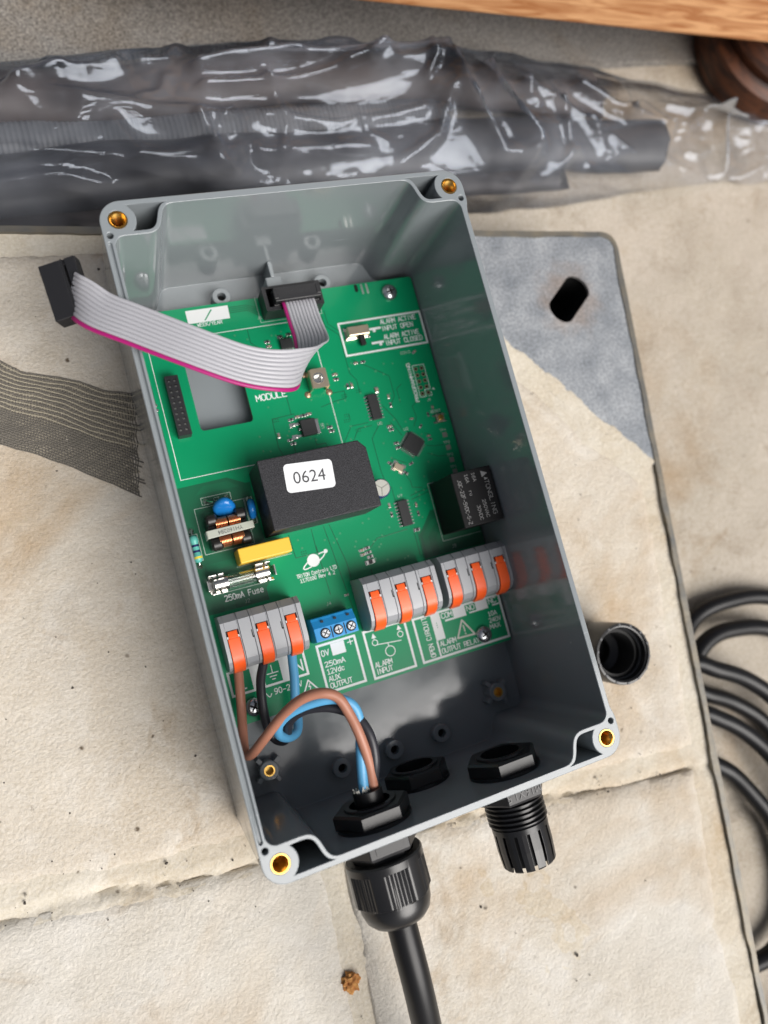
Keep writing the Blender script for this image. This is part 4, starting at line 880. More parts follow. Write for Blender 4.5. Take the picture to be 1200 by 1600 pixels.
# ------------------------------------------------------------------ ribbon cable with its two plugs
rib = thing('ribbon_cable', (5.4, 79, 20), 'grey flat ribbon cable with one pink edge folded out over the box side', 'cable')
RC = [((5.2, 80.5, 19.6), (1, 0, 0)), ((5.2, 78.4, 21.0), (1, 0, 0)), ((4.8, 71, 23.5), (1, 0, 0)), ((4.0, 63.5, 28), (1, .05, .05)), ((1.0, 56, 36.5), (.93, .3, .2)), ((-4.5, 49.0, 49), (.78, .58, .25)), ((-10.5, 43.0, 60), (.55, .82, .15)), ((-18.5, 41.0, 66.5), (.42, .9, .05)), ((-30, 43.8, 69), (.45, .89, 0)),
      ((-44, 51.8, 69.6), (.52, .85, 0)), ((-58, 62.0, 66.6), (.52, .85, .0)), ((-65.5, 68.0, 63.8), (.45, .89, 0)), ((-69.6, 73.4, 61.0), (.2, .97, .06)), ((-71.8, 77.2, 57.6), (.08, .99, .05))]
cp = catmull([p for p, w in RC], 8); cw = catmull([w for p, w in RC], 8)
frames = []
for i, p in enumerate(cp):
    t = (cp[min(i + 1, len(cp) - 1)] - cp[max(i - 1, 0)]).normalized(); w = cw[i]; w = (w - t * w.dot(t)).normalized(); frames.append((p, w, t.cross(w)))
def strand(k0, k1):
    b = MB(); ns = 6; n = k1 - k0; vs = []; prof = []
    for k in range(k0, k1):
        for j in range(ns):
            a = PI - PI * j / ns; prof.append(((k - 4.5) * 1.27 + .635 * math.cos(a), .42 * math.sin(a) + .03))
    prof.append(((k1 - 5.0) * 1.27, .03)); top = prof; botm = [(u, -v) for u, v in prof[::-1]]
    pr = top + botm; m = len(pr)
    for p, w, nn in frames: vs += [tuple(p + w * u - nn * v) for u, v in pr]
    fs = [(i * m + j, i * m + (j + 1) % m, (i + 1) * m + (j + 1) % m, (i + 1) * m + j) for i in range(len(frames) - 1) for j in range(m)]
    return b.add(vs, fs)
strand(1, 10).build('ribbon', M_ribbon, rib, smooth=60)
strand(0, 1).build('marked_conductor', M_pink, rib, smooth=60)
def idc(M, name):
    b = MB(); b.box(-8.6, 8.6, -3.1, 3.1, -6.5, 0, 0, M); b.box(-8.9, 8.9, -2.9, 2.9, -.1, .5, 0, M)
    o = b.build(name, M_blackm, rib, bevel=.3)
    b = MB(); b.box(-8.8, 8.8, -2.7, 2.7, 1.1, 4.2, 0, M); b.box(-9.0, -7.2, -1.8, 1.8, -3, 4.4, 0, M); b.box(7.2, 9.0, -1.8, 1.8, -3, 4.4, 0, M); b.build('strain_cover', M_blackm, o, bevel=.3)
    return o
idc(T(5.2, 82.4, 18.6), 'ribbon_plug')
font('11C-10P-M', 2.1, T(5.4, 82.4, 22.84), mat('moulded_mark', (.03, .03, .033), .5), 'moulded_lettering', rib)
# free plug: pins point to the left, long side along y
Mp = T(-71.4, 78.4, 56.6) @ RZ(4) @ RY(72) @ RZ(90)
idc(Mp, 'ribbon_plug')

# ------------------------------------------------------------------ cable glands (axis along -y through the lower wall)
WY = -HY
def axm(x, z): return T(x, 0, z) @ RX(90)         # lathe axis: +z of the profile becomes -y of the box
def hexs(n=6, ph=0.0):
    def f(a, z):
        b_ = ((a + ph) % (2 * PI / n)) - PI / n; return math.cos(PI / n) / math.cos(b_)
    return f
def lock_nut(g, x, z, R_=12.3):
    b = MB(); Mx = axm(x, z); n = 48
    b.lathe([(8.6, 93.2), (R_ * .95, 93.2), (R_ * 1.02, 93.9), (R_ * 1.02, 97.6)], n, 0, Mx, hexs(6, 0.0)); b.lathe([(R_ * .98, 97.6), (R_ * .98, 98.7)], n, 0, Mx); b.lathe([(R_ * .98, 97.62), (R_ * .80, 97.6)], n, 0, Mx)
    b.lathe([(8.6, 98.6), (8.6, 93.2)], n, 0, Mx)
    return b.build('lock_nut', M_black, g, smooth=30, bevel=.15)
def sleeve(g, x, z):
    b = MB(); Mx = axm(x, z); b.lathe([(6.6, 108.0), (6.6, 92.6), (8.2, 92.6), (8.4, 93.0), (8.4, 101)], 36, 0, Mx); return b.build('threaded_sleeve', M_black, g, smooth=40)
GX1, GZ1 = -22.0, 46.0; GX2, GZ2 = 1.2, 24.0; GX3, GZ3 = 25.0, 45.0
g1 = thing('cable_gland', (GX1, -101, GZ1), 'black dome nut cable gland gripping the thick black cable', 'cable gland', 'glands in the lower wall')
lock_nut(g1, GX1, GZ1); sleeve(g1, GX1, GZ1)
b = MB(); b.lathe([(6.6, 101.0), (11.8, 101.0), (12.7, 101.6), (12.7, 106.0), (12.0, 107.0), (9.6, 107.1), (9.6, 110)], 48, 0, axm(GX1, GZ1), hexs(6, 0.0)); hb = b.build('hex_body', M_blackm, g1, smooth=28, bevel=.2)
b = MB(); b.prism(rrect(-4.4, 4.4, -1.6, 1.6, .2, 2), 0, .18, 0, T(GX1, -103.8, GZ1 + 12.7 * math.cos(PI / 6)) @ RZ(0)); b.build('raised_panel', M_blackm, hb, bevel=.05)
def dome_shape(a, z):
    if 111.4 < z < 121.5:
        b_ = ((a + PI / 6) % (PI / 3)) - PI / 6; b2 = ((a + 0) % (PI / 3)) - PI / 6
        k = math.cos(PI / 6) / math.cos(b2); k = min(1.0, k * 1.085)
        if abs(b2) < .33: k -= .012 * (1 if int((b2 + .33) / .66 * 24) % 2 else 0)
        return k
    return 1.0
b = MB(); b.lathe([(10.0, 110.6), (9.8, 108.6), (11.9, 108.6), (12.3, 109.1), (12.3, 111.2), (12.25, 111.5), (12.25, 121.2), (11.3, 121.8), (11.3, 122.4), (11.1, 124.2), (10.2, 126.8), (8.6, 128.5), (6.8, 129.4), (5.4, 129.6), (5.2, 128.2), (5.2, 115)], 288, 0, axm(GX1, GZ1), dome_shape)
b.build('dome_nut', M_black, g1, smooth=30)
b = MB(); b.lathe([(5.2, 128.4), (4.4, 128.2), (4.4, 116)], 32, 0, axm(GX1, GZ1)); b.build('seal', M_seal, g1, smooth=40)

g2 = thing('blanking_plug', (GX2, -101, GZ2), 'black round nut of an unused hole plug, lower middle of the wall', 'plug', 'glands in the lower wall')
lock_nut(g2, GX2, GZ2, 11.4)
b = MB(); b.lathe([(0, 97.0), (6.6, 97.0), (6.8, 92.6), (8.2, 92.6), (8.4, 93.0), (8.4, 101), (11.6, 101), (11.8, 101.5), (11.8, 104.2), (11.0, 105.2), (0, 105.4)], 40, 0, axm(GX2, GZ2)); b.build('plug_body', M_black, g2, smooth=35)

g3 = thing('cable_gland', (GX3, -101, GZ3), 'black M16 cable gland without its nut, bare claws showing', 'cable gland', 'glands in the lower wall')
lock_nut(g3, GX3, GZ3, 12.3); sleeve(g3, GX3, GZ3)
b = MB(); b.lathe([(6.6, 101.0), (11.0, 101.0), (12.0, 101.6), (12.0, 106.6), (11.3, 107.4), (9.0, 107.5)], 48, 0, axm(GX3, GZ3), hexs(6, 0.0)); hb = b.build('hex_body', M_blackm, g3, smooth=28, bevel=.2)
zt = GZ3 + 12.0 * math.cos(PI / 6)
font('M16X1.5', 4.2, T(GX3 + .2, -104.2, zt + .1) @ RZ(180) @ Matrix.Diagonal((.82, 1, 1, 1)), M_black, 'moulded_lettering', hb, extr=.12)
pr = [(8.8, 107.2)]
for k in range(5): pr += [(8.9, 107.8 + k * 1.55), (9.9, 108.2 + k * 1.55), (9.9, 108.6 + k * 1.55), (8.9, 109.0 + k * 1.55)]
pr += [(9.0, 115.5), (9.4, 115.7), (9.4, 117.4), (8.8, 117.5)]
b = MB(); b.lathe(pr, 48, 0, axm(GX3, GZ3)); b.lathe([(7.4, 118), (7.4, 107)], 48, 0, axm(GX3, GZ3)); b.build('threaded_collar', M_black, g3, smooth=25)
cl = MB(); nC = 14
for k in range(nC):
    a0 = 2 * PI * k / nC + .04; a1 = 2 * PI * (k + 1) / nC - .07; pts0 = []
    for zz, ro, ri in ((117.2, 9.3, 7.6), (123, 9.3, 7.8), (128.6, 8.9, 7.2), (129.2, 8.5, 7.4)):
        pts0.append([(ro * math.cos(a0), ro * math.sin(a0), zz), (ro * math.cos((a0 + a1) / 2), ro * math.sin((a0 + a1) / 2), zz), (ro * math.cos(a1), ro * math.sin(a1), zz), (ri * math.cos(a1 - .1), ri * math.sin(a1 - .1), zz), (ri * math.cos(a0 + .1), ri * math.sin(a0 + .1), zz)])
    vs_ = [p for r_ in pts0 for p in r_]; fs_ = []
    for i in range(3):
        for j in range(5): fs_.append((i * 5 + j, i * 5 + (j + 1) % 5, i * 5 + 5 + (j + 1) % 5, i * 5 + 5 + j))
    fs_.append((15, 16, 17, 18, 19)); fs_.append((4, 3, 2, 1, 0)); cl = MB(); cl.add(vs_, fs_, 0, axm(GX3, GZ3)); cl.build('claw', M_black, g3, bevel=.12)
b = MB(); b.lathe([(7.7, 128.0), (7.7, 117), (5.6, 117.2)], 32, 0, axm(GX3, GZ3)); b.build('seal', M_seal, g3, smooth=40)

# loose cap standing on the stone
cap_x, cap_y = 95.0, -79.2
lc = thing('gland_cap', (cap_x, cap_y, 0), 'loose black ribbed gland cap standing open end up right of the box', 'gland cap')
Mc = T(cap_x, cap_y, -.3) @ RY(-2) @ RX(2)
b = MB(); b.lathe([(0, .4), (7, .4), (10.2, 2.0), (11.7, 5.5), (11.9, 9), (12.0, 24.2), (11.7, 24.9), (10.9, 25.0), (10.8, 24.2), (10.2, 24.0), (10.0, 21.5), (9.4, 21), (9.4, 8), (5.6, 6.0), (5.4, 2), (0, 2)], 56, 0, Mc); b.build('cap_shell', M_black, lc, smooth=35)
for k in range(14): b = MB(); b.box(10.75, 11.75, -.55, .55, 24.0, 25.25, 0, Mc @ RZ(360 * k / 14 + 6)); b.build('rim_tooth', mat('nylon_sky_sheen', (.05, .052, .058), .35), lc, bevel=.15)  # teeth toned lighter: the sky caught on the rim is put into their colour
b = MB(); b.lathe([(9.35, 19.5), (8.2, 19.7), (8.0, 19.0), (8.0, 9)], 40, 0, Mc); b.build('seal', M_seal, lc, smooth=40)

# ------------------------------------------------------------------ mains cable and its cores
mc = thing('mains_cable', (GX1, -135, GZ1), 'thick black cable leaving the box through the dome gland towards the viewer', 'cable')
cpath = [(GX1, -88.6, GZ1 + .6), (GX1, -100, GZ1), (GX1, -120, GZ1), (GX1, -135, GZ1), (-21.6, -150, 44.0), (-20.8, -168, 38.0), (-19.5, -190, 28), (-17, -220, 14), (-12, -255, 6), (-5, -300, 5.0)]
mb = MB(); mb.tube(catmull(cpath, 8), 4.7, 28); mb.build('outer_sheath', M_cableblk, mc, smooth=50)
E0 = (GX1, -88.6, GZ1 + .6)
def wire(name, pts, m, r=1.62):
    b = MB(); b.tube(catmull(pts, 8), r, 14); return b.build(name, m, mc, smooth=50)
wire('brown_core', [(-47.9, -40, 16.5), (-48.3, -44.5, 17), (-49.2, -50, 17.8), (-50.6, -58, 18.0), (-52.4, -66, 20.5), (-53.2, -70.4, 24), (-51.6, -70.6, 28.2), (-47.4, -66.4, 34), (-41.2, -60.1, 42), (-35.8, -55.9, 50), (-30.0, -55.2, 53.5), (-25.2, -57.8, 54), (-22.8, -63.6, 53.5), (-21.2, -71, 53), (-19.9, -80.5, 50), (-19.9, -88, 47.5), (-20.3, -95, 46.5)], M_brown)
wire('black_core', [(-37.9, -40, 16.5), (-39.2, -44, 17.5), (-42.0, -50, 18.5), (-43.4, -59, 18), (-43.2, -66.0, 15.5), (-41.6, -70.6, 14.5), (-39.3, -71.6, 18), (-38.6, -68.4, 25), (-38.2, -63.5, 34), (-34.5, -60.5, 41), (-28.5, -60.6, 46), (-23.3, -63.0, 48), (-19.6, -66.8, 50), (-17.7, -72.8, 51), (-17.9, -80.3, 50), (-19.6, -88, 46.6), (-21, -95, 45)], M_blackw)
wire('blue_core', [(-27.8, -40, 16.5), (-29.2, -44, 17.5), (-30.6, -52.5, 18.2), (-32.6, -61.5, 18.5), (-33.4, -66.4, 20.5), (-35.2, -69.4, 23), (-38.8, -69.6, 26), (-42.0, -66.8, 31), (-42.0, -62.6, 38), (-38.0, -59.2, 44.5), (-31.0, -57.9, 49.0), (-24.5, -58.9, 51), (-20.4, -62.4, 51), (-19.6, -68.5, 50), (-21.6, -77.4, 49.5), (-23.0, -88, 47.5), (-22.8, -95, 46)], M_bluew)
b = MB()
for k in range(26):
    a = random.uniform(0, 2 * PI); p0 = Vector((E0[0] - 1.5 + 2.2 * math.cos(a), E0[1] - .2, E0[2] + .8 + 2.0 * math.sin(a))); b.tube([p0, p0 + Vector((random.uniform(-.9, .9), random.uniform(.8, 2.2), random.uniform(-.2, 1.2)))], .22, 5)
o = b.build('filler_fibres', mat('filler', (.55, .55, .5), .8), mc); o['kind'] = 'stuff'

# ------------------------------------------------------------------ coil of black cable on the ground to the right
coil = thing('cable_coil', (235, -190, GZ), 'coiled black cable lying on the paving right of the steel edge', 'cable')
def edge_x(y): return BR_[0] + (TR_[0] - BR_[0]) * (y - BR_[1]) / (TR_[1] - BR_[1])
turns = [[(177.8, -87.8), (196.6, -85.0), (224.5, -89.9), (262, -112), (282, -165), (262, -232), (212, -268)], [(175, -100), (191.8, -98.0), (218.4, -105.8), (248, -132), (262, -180), (246, -240), (205, -279)],
         [(173.6, -112.5), (190.7, -123.2), (205.1, -140), (214, -168), (214, -205), (205, -250), (188, -285)], [(171.1, -124.6), (186.5, -134.2), (199.5, -149.0), (207, -176), (206, -212), (196, -256), (180, -290)],
         [(170.4, -136.2), (184.7, -149.8), (194.4, -167.4), (199, -190), (198, -220), (190, -262), (176, -294)], 
         [(167.9, -160.1), (177.4, -174.4), (184.6, -192.7), (186, -214), (180, -236), (166, -247), (150, -247)]]
pts = []
for ti, tn in enumerate(turns):
    zz = GZ + 5.6 + (0, 4.5, 9.5, 2.0, 8.0, 3.0)[ti]
    lead = (-13, -11) if ti < 2 else (-15, 6)
    if ti: pts += [(edge_x(-230) + 7 + ti * .6, -230, zz - 1.5), (edge_x(tn[0][1] - 22) + 6, tn[0][1] - 22, zz)]
    pts += [(tn[0][0] + lead[0], tn[0][1] + lead[1], zz)]
    pts += [(x, y, zz + 1.2 * math.sin(k * 1.3 + ti)) for k, (x, y) in enumerate(tn)]
    pts += [] if ti == len(turns) - 1 else [(edge_x(-285) + 14, -288 - ti, zz), (edge_x(-265) + 8, -262, zz)]
mb = MB(); mb.tube(catmull(pts, 6), 4.1, 16); mb.build('coiled_sheath', M_cableblk, coil, smooth=50)

# ------------------------------------------------------------------ scrap of mesh stuck to the stone
def edge_lo(u): return Vector((-150 + u * 92.0, 80.0 - 55 * u + 5 * math.sin(u * 4.0)))
def mesh_pt(u, v):
    top = [(-152, 104), (-125, 96), (-105, 85), (-94, 76.5), (-85, 72.8), (-77, 69.4), (-68, 65), (-57, 60.5)]
    bot = [(-158, 78), (-135, 68), (-118, 59), (-106, 52.5), (-95, 46), (-84, 38.5), (-75, 31), (-64.5, 23.5)]
    k = u * 7; i = min(6, int(k)); f_ = k - i
    a = Vector(top[i]).lerp(Vector(top[i + 1]), f_); c = Vector(bot[i]).lerp(Vector(bot[i + 1]), f_); p = a.lerp(c, v)
    w = fbm(p.x, p.y, .05, 3, 40); p += Vector((.5 * w, .8 * w)); return p
hst = h_stone(0.9, 11.0, 5.0)
def on_stone(p, dz): return (p.x, p.y, hst(p.x, p.y, 99) + dz + .25)
mb = MB(); NA, NC_ = 36, 92
random.seed(11)
bu, bv = 90, 30; vs_ = []
for i in range(bu + 1):
    for j in range(bv + 1):
        v = j / bv; u = i / bu * (.97 + .03 * math.sin(j * 1.7) * math.sin(j * .6)); vs_.append(on_stone(mesh_pt(u, .01 + .98 * v), -.12))
mb.add(vs_, [(i * (bv + 1) + j, (i + 1) * (bv + 1) + j, (i + 1) * (bv + 1) + j + 1, i * (bv + 1) + j + 1) for i in range(bu) for j in range(bv)], 2)
for i in range(NA):
    v = i / (NA - 1); u0 = random.uniform(0, .02); u1 = 1 - (random.random() ** 3) * .12 - .02 * math.sin(i)
    pale = (i < 20 and i % 2 == 1)
    P = [on_stone(mesh_pt(u0 + (u1 - u0) * k / 60, min(1, max(0, v + .004 * math.sin(k * .5 + i)))), .22 if pale else 0) for k in range(61)]
    mb.tube(P, .2 if pale else .26, 5, 1 if pale else 0, False)
for i in range(NC_):
    u = i / (NC_ - 1) * .985
    P = [on_stone(mesh_pt(u + .003 * math.sin(k * .9 + i), k / 40), .24 * (-1) ** (k + i)) for k in range(41)]
    mb.tube(P, .21, 4, 0, False)
tag(mb.build('mesh_scrap', [M_meshd, M_meshl, mat('mesh_matted', (.36, .32, .25), .9, var=(.08, (.2, .18, .145), .14), bump=(1.2, .6, .5))]), 'frayed strip of dark woven mesh stuck to the stone left of the box', 'mesh')
# loose grit
gm = MB(); random.seed(31); bm = bmesh.new(); bmesh.ops.create_icosphere(bm, subdivisions=1, radius=1); GV = [v.co.copy() for v in bm.verts]; GF = [tuple(v.index for v in f_.verts) for f_ in bm.faces]; bm.free()
for k in range(300):
    x, y = random.uniform(-140, 145), random.uniform(-215, 122)
    if random.random() < .22: x = random.uniform(-140, 125); y = seam_y(x) + random.gauss(4, 5)
    if abs(x) < 62 and abs(y) < 104: continue
    if (x - 152.5) * 111 + (y + 7.6) * 92.5 > -300 and x > 60: continue
    r = random.uniform(.13, .32) if random.random() < .93 else random.uniform(.4, .7); z = hst(x, y, 99) if y > seam_y(x) + 11 else -.2
    gm.add([(x + v.x * r * random.uniform(.7, 1.5), y + v.y * r * random.uniform(.7, 1.5), z + .1 + v.z * r * .7) for v in GV], GF, 0 if random.random() < .75 else 1)
o = gm.build('loose_grit', [mat('grit_dark', (.07, .06, .05), .9), mat('grit_pale', (.5, .46, .38), .9)]); o['kind'] = 'stuff'; tag(o, 'specks of dark and pale grit scattered over the stone slabs', 'grit')
# bit of rusty grit in the joint
mb = MB(); bm = bmesh.new(); bmesh.ops.create_icosphere(bm, subdivisions=4, radius=1)
mb.add([tuple(Vector((v.co.x * 2.9, v.co.y * 3.2, v.co.z * 1.6)) * (1 + .45 * noise.fractal(v.co * 2.2, 1, 2, 4)) + Vector((-35.2, -162.8, .3))) for v in bm.verts], [tuple(v.index for v in f_.verts) for f_ in bm.faces]); bm.free()
tag(mb.build('rust_crumb', M_rust, smooth=50), 'orange rusty crumb stuck in the mortar joint near the bottom', 'crumb')

# ------------------------------------------------------------------ plastic bag with a dark hose inside, behind the tray
def film_mat():
    m = bpy.data.materials.new('clear_film'); m.use_nodes = True; nt = m.node_tree; N = nt.nodes; L = nt.links; N.remove(N['Principled BSDF'])
    out = N['Material Output']; tr_ = N.new('ShaderNodeBsdfTransparent'); tr_.inputs[0].default_value = (.93, .93, .94, 1)
    gl = N.new('ShaderNodeBsdfGlossy'); gl.inputs['Roughness'].default_value = .1; gl.inputs[0].default_value = (.8, .88, 1, 1)
    df = N.new('ShaderNodeBsdfDiffuse'); df.inputs[0].default_value = (.36, .38, .43, 1)
    fr = N.new('ShaderNodeFresnel'); fr.inputs[0].default_value = 1.42
    tc = N.new('ShaderNodeTexCoord'); n = N.new('ShaderNodeTexNoise'); n.inputs['Scale'].default_value = 38; n.inputs['Detail'].default_value = 2; n.inputs['Distortion'].default_value = 1.2
    mp = N.new('ShaderNodeMapping'); mp.inputs['Scale'].default_value = (.3, .9, .9); L.new(tc.outputs['Object'], mp.inputs[0]); L.new(mp.outputs[0], n.inputs[0])
    def crease(src, w):
        m_ = N.new('ShaderNodeMath'); m_.operation = 'SUBTRACT'; m_.inputs[1].default_value = .5; L.new(src, m_.inputs[0]); a_ = N.new('ShaderNodeMath'); a_.operation = 'ABSOLUTE'; L.new(m_.outputs[0], a_.inputs[0])
        p_ = N.new('ShaderNodeMath'); p_.operation = 'MULTIPLY'; p_.inputs[1].default_value = w; L.new(a_.outputs[0], p_.inputs[0]); return p_.outputs[0]
    n2 = N.new('ShaderNodeTexNoise'); n2.inputs['Scale'].default_value = 120; n2.inputs['Detail'].default_value = 2; n2.inputs['Distortion'].default_value = .8; L.new(mp.outputs[0], n2.inputs[0])
    ad = N.new('ShaderNodeMath'); ad.operation = 'ADD'; L.new(crease(n.outputs['Fac'], 1.0), ad.inputs[0]); L.new(crease(n2.outputs['Fac'], .55), ad.inputs[1])
    bp = N.new('ShaderNodeBump'); bp.inputs['Strength'].default_value = .5; bp.inputs['Distance'].default_value = .0035; L.new(ad.outputs[0], bp.inputs['Height'])
    for s in (gl, fr, df): L.new(bp.outputs[0], s.inputs['Normal'])
    a = N.new('ShaderNodeMath'); a.operation = 'MULTIPLY_ADD'; a.inputs[1].default_value = 1.0; a.inputs[2].default_value = .008; L.new(fr.outputs[0], a.inputs[0])
    m1 = N.new('ShaderNodeMixShader'); 
    cl_ = N.new('ShaderNodeTexNoise'); cl_.inputs['Scale'].default_value = 28; cl_.inputs['Detail'].default_value = 6; L.new(tc.outputs['Object'], cl_.inputs[0])
    cr_ = N.new('ShaderNodeMapRange'); cr_.inputs[1].default_value = .4; cr_.inputs[2].default_value = .7; cr_.inputs[3].default_value = .04; cr_.inputs[4].default_value = .2; L.new(cl_.outputs['Fac'], cr_.inputs[0]); L.new(cr_.outputs[0], m1.inputs[0]); L.new(tr_.outputs[0], m1.inputs[1]); L.new(df.outputs[0], m1.inputs[2])
    m2 = N.new('ShaderNodeMixShader'); L.new(a.outputs[0], m2.inputs[0]); L.new(m1.outputs[0], m2.inputs[1]); L.new(gl.outputs[0], m2.inputs[2]); L.new(m2.outputs[0], out.inputs[0])
    return m
M_film = film_mat()
def bag_edges(x):                                 # y of the near and far edge of the bag along x
    t = (x + 160) / 500.0
    near = 141 - 0.02 * (x + 100) + 3 * math.sin(x * .03); far = 221 + 4 * math.sin(x * .02 + 1)
    if x > 110: far -= min(40, ((x - 110) / 180) ** 2 * 34)
    return near, far
FOLDS = [(9, 5.5, [(-2.2, 192.9), (11.9, 195.1), (34.5, 195.9), (57.4, 194.3), (85.7, 196.8), (111.9, 198.3)]), (6, 5, [(-1.7, 183.7), (28.6, 184.3), (68.2, 189.5), (110.2, 192.6)]), (7, 6, [(-71.5, 191.6), (-56.4, 196.8), (-46.9, 196.3), (-34, 199.4)]),
         (6, 8, [(-130, 194), (-79.3, 186.8), (-52.3, 183), (-22, 175.7), (5.1, 168.7)]), (8, 4.5, [(-8.1, 168.5), (-5, 159.7), (-2.9, 152)]), (6, 4, [(6.8, 158.8), (1, 151.6)]), (4, 5, [(16.4, 158.9), (33.2, 158.7), (65.5, 157.9)]), (5, 4, [(45.6, 147.1), (57.5, 147.2)]),
         (9, 6, [(112.4, 188.4), (113.9, 177), (119.4, 162.3), (130.2, 147.7), (143.5, 146)]), (10, 6, [(129.4, 186.0), (131.3, 175.8), (139.2, 162.3), (149.2, 149.4), (143.5, 142.4), (127.2, 129.4)]), (7, 6, [(185.6, 182.1), (205.5, 172.2), (242.9, 162.6)]), (5, 5, [(150, 180.1), (182.2, 164.2), (215.9, 147.6)]),
         (7, 3.5, [(282.1, 170.1), (281.8, 151), (282.1, 131.2), (307.5, 139.2)]), (5, 5, [(-84.9, 164.9), (-50.5, 160.6), (-14.4, 152.6), (24.7, 145.2)]), (5, 4.5, [(-87.8, 154.4), (-64.2, 154.7), (-50.5, 150.6)]), (5, 5, [(-40.9, 170.7), (-33.5, 158.9), (.3, 157.4)]), (5, 5, [(176.1, 149.6), (149.2, 135.2)]),
         (4, 5, [(-60, 205), (0, 207), (70, 209)]), (4, 4, [(250, 178), (300, 165), (340, 160)]), (3, 3, [(20, 172), (50, 168), (95, 172)]), (4, 4, [(80, 150), (100, 160), (108, 178)])]
random.seed(77)
for k in range(30):                              # short crinkles between the main folds
    x, y = random.uniform(-110, 330), random.uniform(138, 214); a_ = random.gauss(0, .5) if random.random() < .6 else random.uniform(-1.5, 1.5); l = random.uniform(6, 26); m_ = random.uniform(-.5, .5)
    FOLDS.append((random.uniform(1.5, 3.6), random.uniform(2.4, 4.2), [(x, y), (x + l * math.cos(a_), y + l * math.sin(a_)), (x + 1.8 * l * math.cos(a_ + m_), y + 1.8 * l * math.sin(a_ + m_))]))
def fold_z(X, Y):
    out = np.zeros_like(X)
    for h, w, pl in FOLDS:
        best = np.full_like(X, 1e9)
        for (ax, ay), (bx, by) in zip(pl, pl[1:]):
            dx, dy = bx - ax, by - ay; t = np.clip(((X - ax) * dx + (Y - ay) * dy) / (dx * dx + dy * dy), 0, 1)
            best = np.minimum(best, np.hypot(X - ax - t * dx, Y - ay - t * dy))
        best = np.sqrt(best ** 2 + .8) - .9
        out += h * (np.clip(1 - best / w, 0, 1) ** 1.5 + .35 * np.exp(-(best / (2.2 * w)) ** 2))
    return out
def bag_base(x, v):
    near, far = bag_edges(x); W = far - near
    body = max(0, 1 - abs(2 * v - 1) ** 2.4) ** .62; taper = 1 if x < 150 else max(.15, 1 - (x - 150) / 120)
    y = near + W * v; q = min(1, body * 1.5)
    z = 25 * body * taper + (4.5 * (.6 - abs(fbm(x * .4, y + .25 * x, .02, 2, 90))) + 2.4 * (.6 - abs(fbm(x * .3, y - .12 * x, .05, 1, 33))) + 1.1 * (.6 - abs(fbm(x * .6, y + .3 * x, .10, 1, 61)))) * q
    return y, z, body
bag = thing('plastic_bag', (60, 200, GZ), 'crumpled clear plastic bag of dark hoses behind the grey box', 'bag')
NX, NV = 480, 110; mb = MB(); vs_ = []
for i in range(NX + 1):
    x = -190 + 570 * i / NX
    for j in range(NV + 1):
        y, z, q = bag_base(x, j / NV); vs_.append((x + 2.0 * fbm(x, y, .03, 2, 12), y + 1.5 * fbm(x, y, .04, 2, 44), z, q))
A = np.array(vs_); FZ = fold_z(A[:, 0], A[:, 1]) * np.minimum(1, A[:, 3]) ** 1.3; vs_ = [(x, y, GZ + 2 + z + fz_) for (x, y, z, q), fz_ in zip(vs_, FZ)]
mb.add(vs_, [(i * (NV + 1) + j, (i + 1) * (NV + 1) + j, (i + 1) * (NV + 1) + j + 1, i * (NV + 1) + j + 1) for i in range(NX) for j in range(NV)])
mb.build('film', M_film, bag, smooth=170)
def hose(name, label, y0, r, x1, m, ribs, seed):
    """a slack length of hose lying in the bag, squashed a little, its end cut ragged"""
    b = MB(); K = 560 if ribs else 150; SEG = 22; vs_ = []
    for i in range(K + 1):
        t = i / K; x = -200 + (x1 + 200) * t; drop = max(0, x - 110) * .16; cy_ = y0 - drop * (y0 - 130) / 60 + 4 * fbm(x, 0, .012, 2, seed); cz_ = GZ + 3.0 + r * .72 + 1.5 * fbm(x, 9, .015, 2, seed)
        q = 1 + (.05 * math.sin(2 * PI * x / 2.2) if ribs else 0)
        for k in range(SEG):
            a = 2 * PI * k / SEG; l = 1 + .12 * fbm(x, 30 * math.cos(a), .03, 2, seed + 1); xx = x + max(0, t - .9) * 10 * 9 * fbm(30 * math.cos(a), 30 * math.sin(a), .05, 2, seed)
            vs_.append((xx, cy_ + r * 1.12 * q * l * math.cos(a), cz_ + r * .72 * q * l * math.sin(a)))
    fs = [(i * SEG + k, (i + 1) * SEG + k, (i + 1) * SEG + (k + 1) % SEG, i * SEG + (k + 1) % SEG) for i in range(K) for k in range(SEG)] + [tuple(range(K * SEG, (K + 1) * SEG))]
    b.add(vs_, fs); return tag(b.build(name, m, smooth=50), label, 'hose', 'hoses in the plastic bag')
hose('hose', 'brownish grey hose at the back of the plastic bag', 203, 11.5, 205, mat('hose_brown', (.11, .092, .088), .6, var=(.03, (.06, .053, .055), .15)), False, 3.0)
hose('ribbed_hose', 'pale grey ribbed hose seen through the plastic bag', 183, 7.5, 120, mat('hose_grey', (.21, .22, .235), .5, var=(.02, (.12, .13, .145), .15)), True, 6.0)
hose('hose', 'widest charcoal hose along the middle of the plastic bag', 165, 12.5, 236, mat('hose_charcoal', (.05, .054, .064), .5, var=(.03, (.085, .088, .098), .15)), False, 9.0)
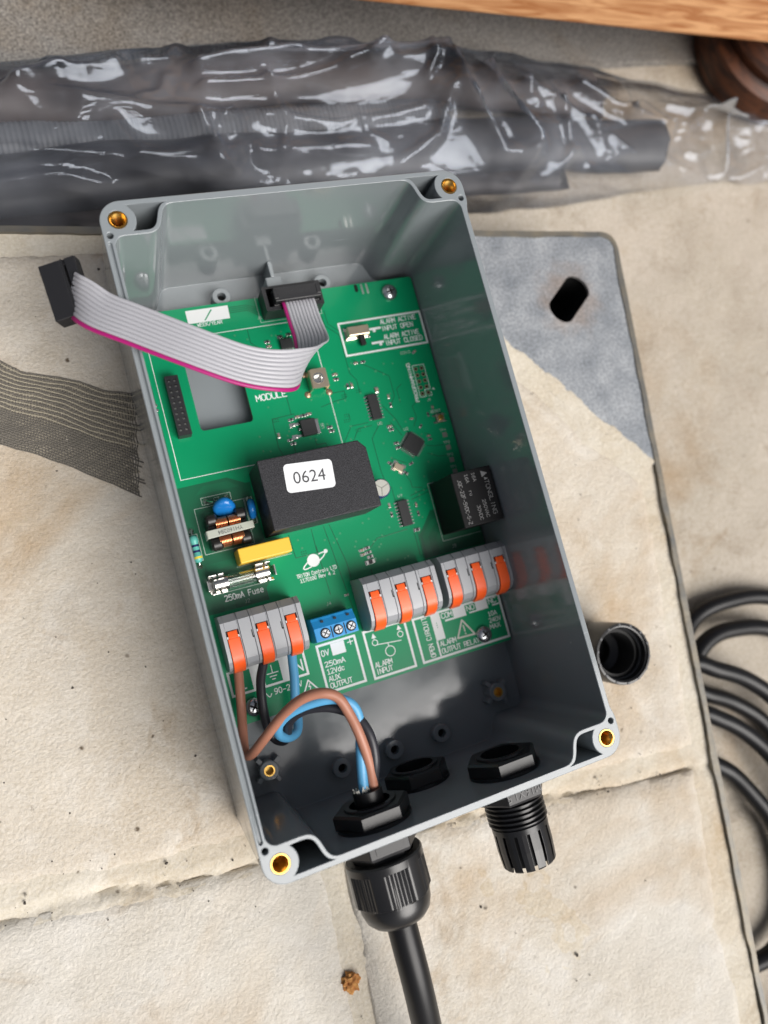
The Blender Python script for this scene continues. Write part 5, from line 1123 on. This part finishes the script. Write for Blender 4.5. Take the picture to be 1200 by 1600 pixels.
hose('hose', 'thin dark hose along the front of the plastic bag', 147, 6.5, 172, mat('hose_dark', (.07, .062, .062), .55, var=(.03, (.04, .04, .045), .15)), False, 12.0)

# ------------------------------------------------------------------ wooden furniture foot at the top right
def wood_mat(name, c1, c2, sc_=(3, 60, 60)):
    m = bpy.data.materials.new(name); m.use_nodes = True; nt = m.node_tree; N = nt.nodes; L = nt.links; b_ = N['Principled BSDF']; b_.inputs['Roughness'].default_value = .55
    tc = N.new('ShaderNodeTexCoord'); mp = N.new('ShaderNodeMapping'); mp.inputs['Scale'].default_value = sc_; L.new(tc.outputs['Object'], mp.inputs[0])
    n = N.new('ShaderNodeTexNoise'); n.inputs['Scale'].default_value = 2.2; n.inputs['Detail'].default_value = 8; n.inputs['Distortion'].default_value = 1.2; L.new(mp.outputs[0], n.inputs[0])
    r = N.new('ShaderNodeValToRGB'); r.color_ramp.elements[0].position = .38; r.color_ramp.elements[1].position = .62; r.color_ramp.elements[0].color = (*c1, 1); r.color_ramp.elements[1].color = (*c2, 1); L.new(n.outputs[0], r.inputs[0]); L.new(r.outputs[0], b_.inputs['Base Color'])
    bp = N.new('ShaderNodeBump'); bp.inputs['Strength'].default_value = .4; bp.inputs['Distance'].default_value = .0006; L.new(n.outputs[0], bp.inputs['Height']); L.new(bp.outputs[0], b_.inputs['Normal']); return m
wd = thing('wooden_stand', (200, 230, GZ), 'orange pine rail on a dark round wooden foot beyond the plastic bag', 'furniture')
mb = MB(); Mt = T(180, 197.5, 0) @ RZ(-7.0); mb.box(-200, 320, 0, 60, 6.0, 40.0, 0, Mt); mb.build('rail', wood_mat('pine', (.44, .175, .06), (.74, .40, .19), (5, 95, 95)), wd, bevel=2.5, segs=3)
mb = MB(); mb.lathe([(0, 0), (38, 0), (42, 4), (43, 12), (42, 20), (37, 23), (35.5, 24), (37, 25.5), (38, 29), (36, 33), (33, 36), (33, 48)], 56, 0, T(331, 208, GZ)); mb.build('round_foot', wood_mat('dark_wood', (.028, .008, .003), (.10, .03, .009), (30, 30, 160)), wd, smooth=40)
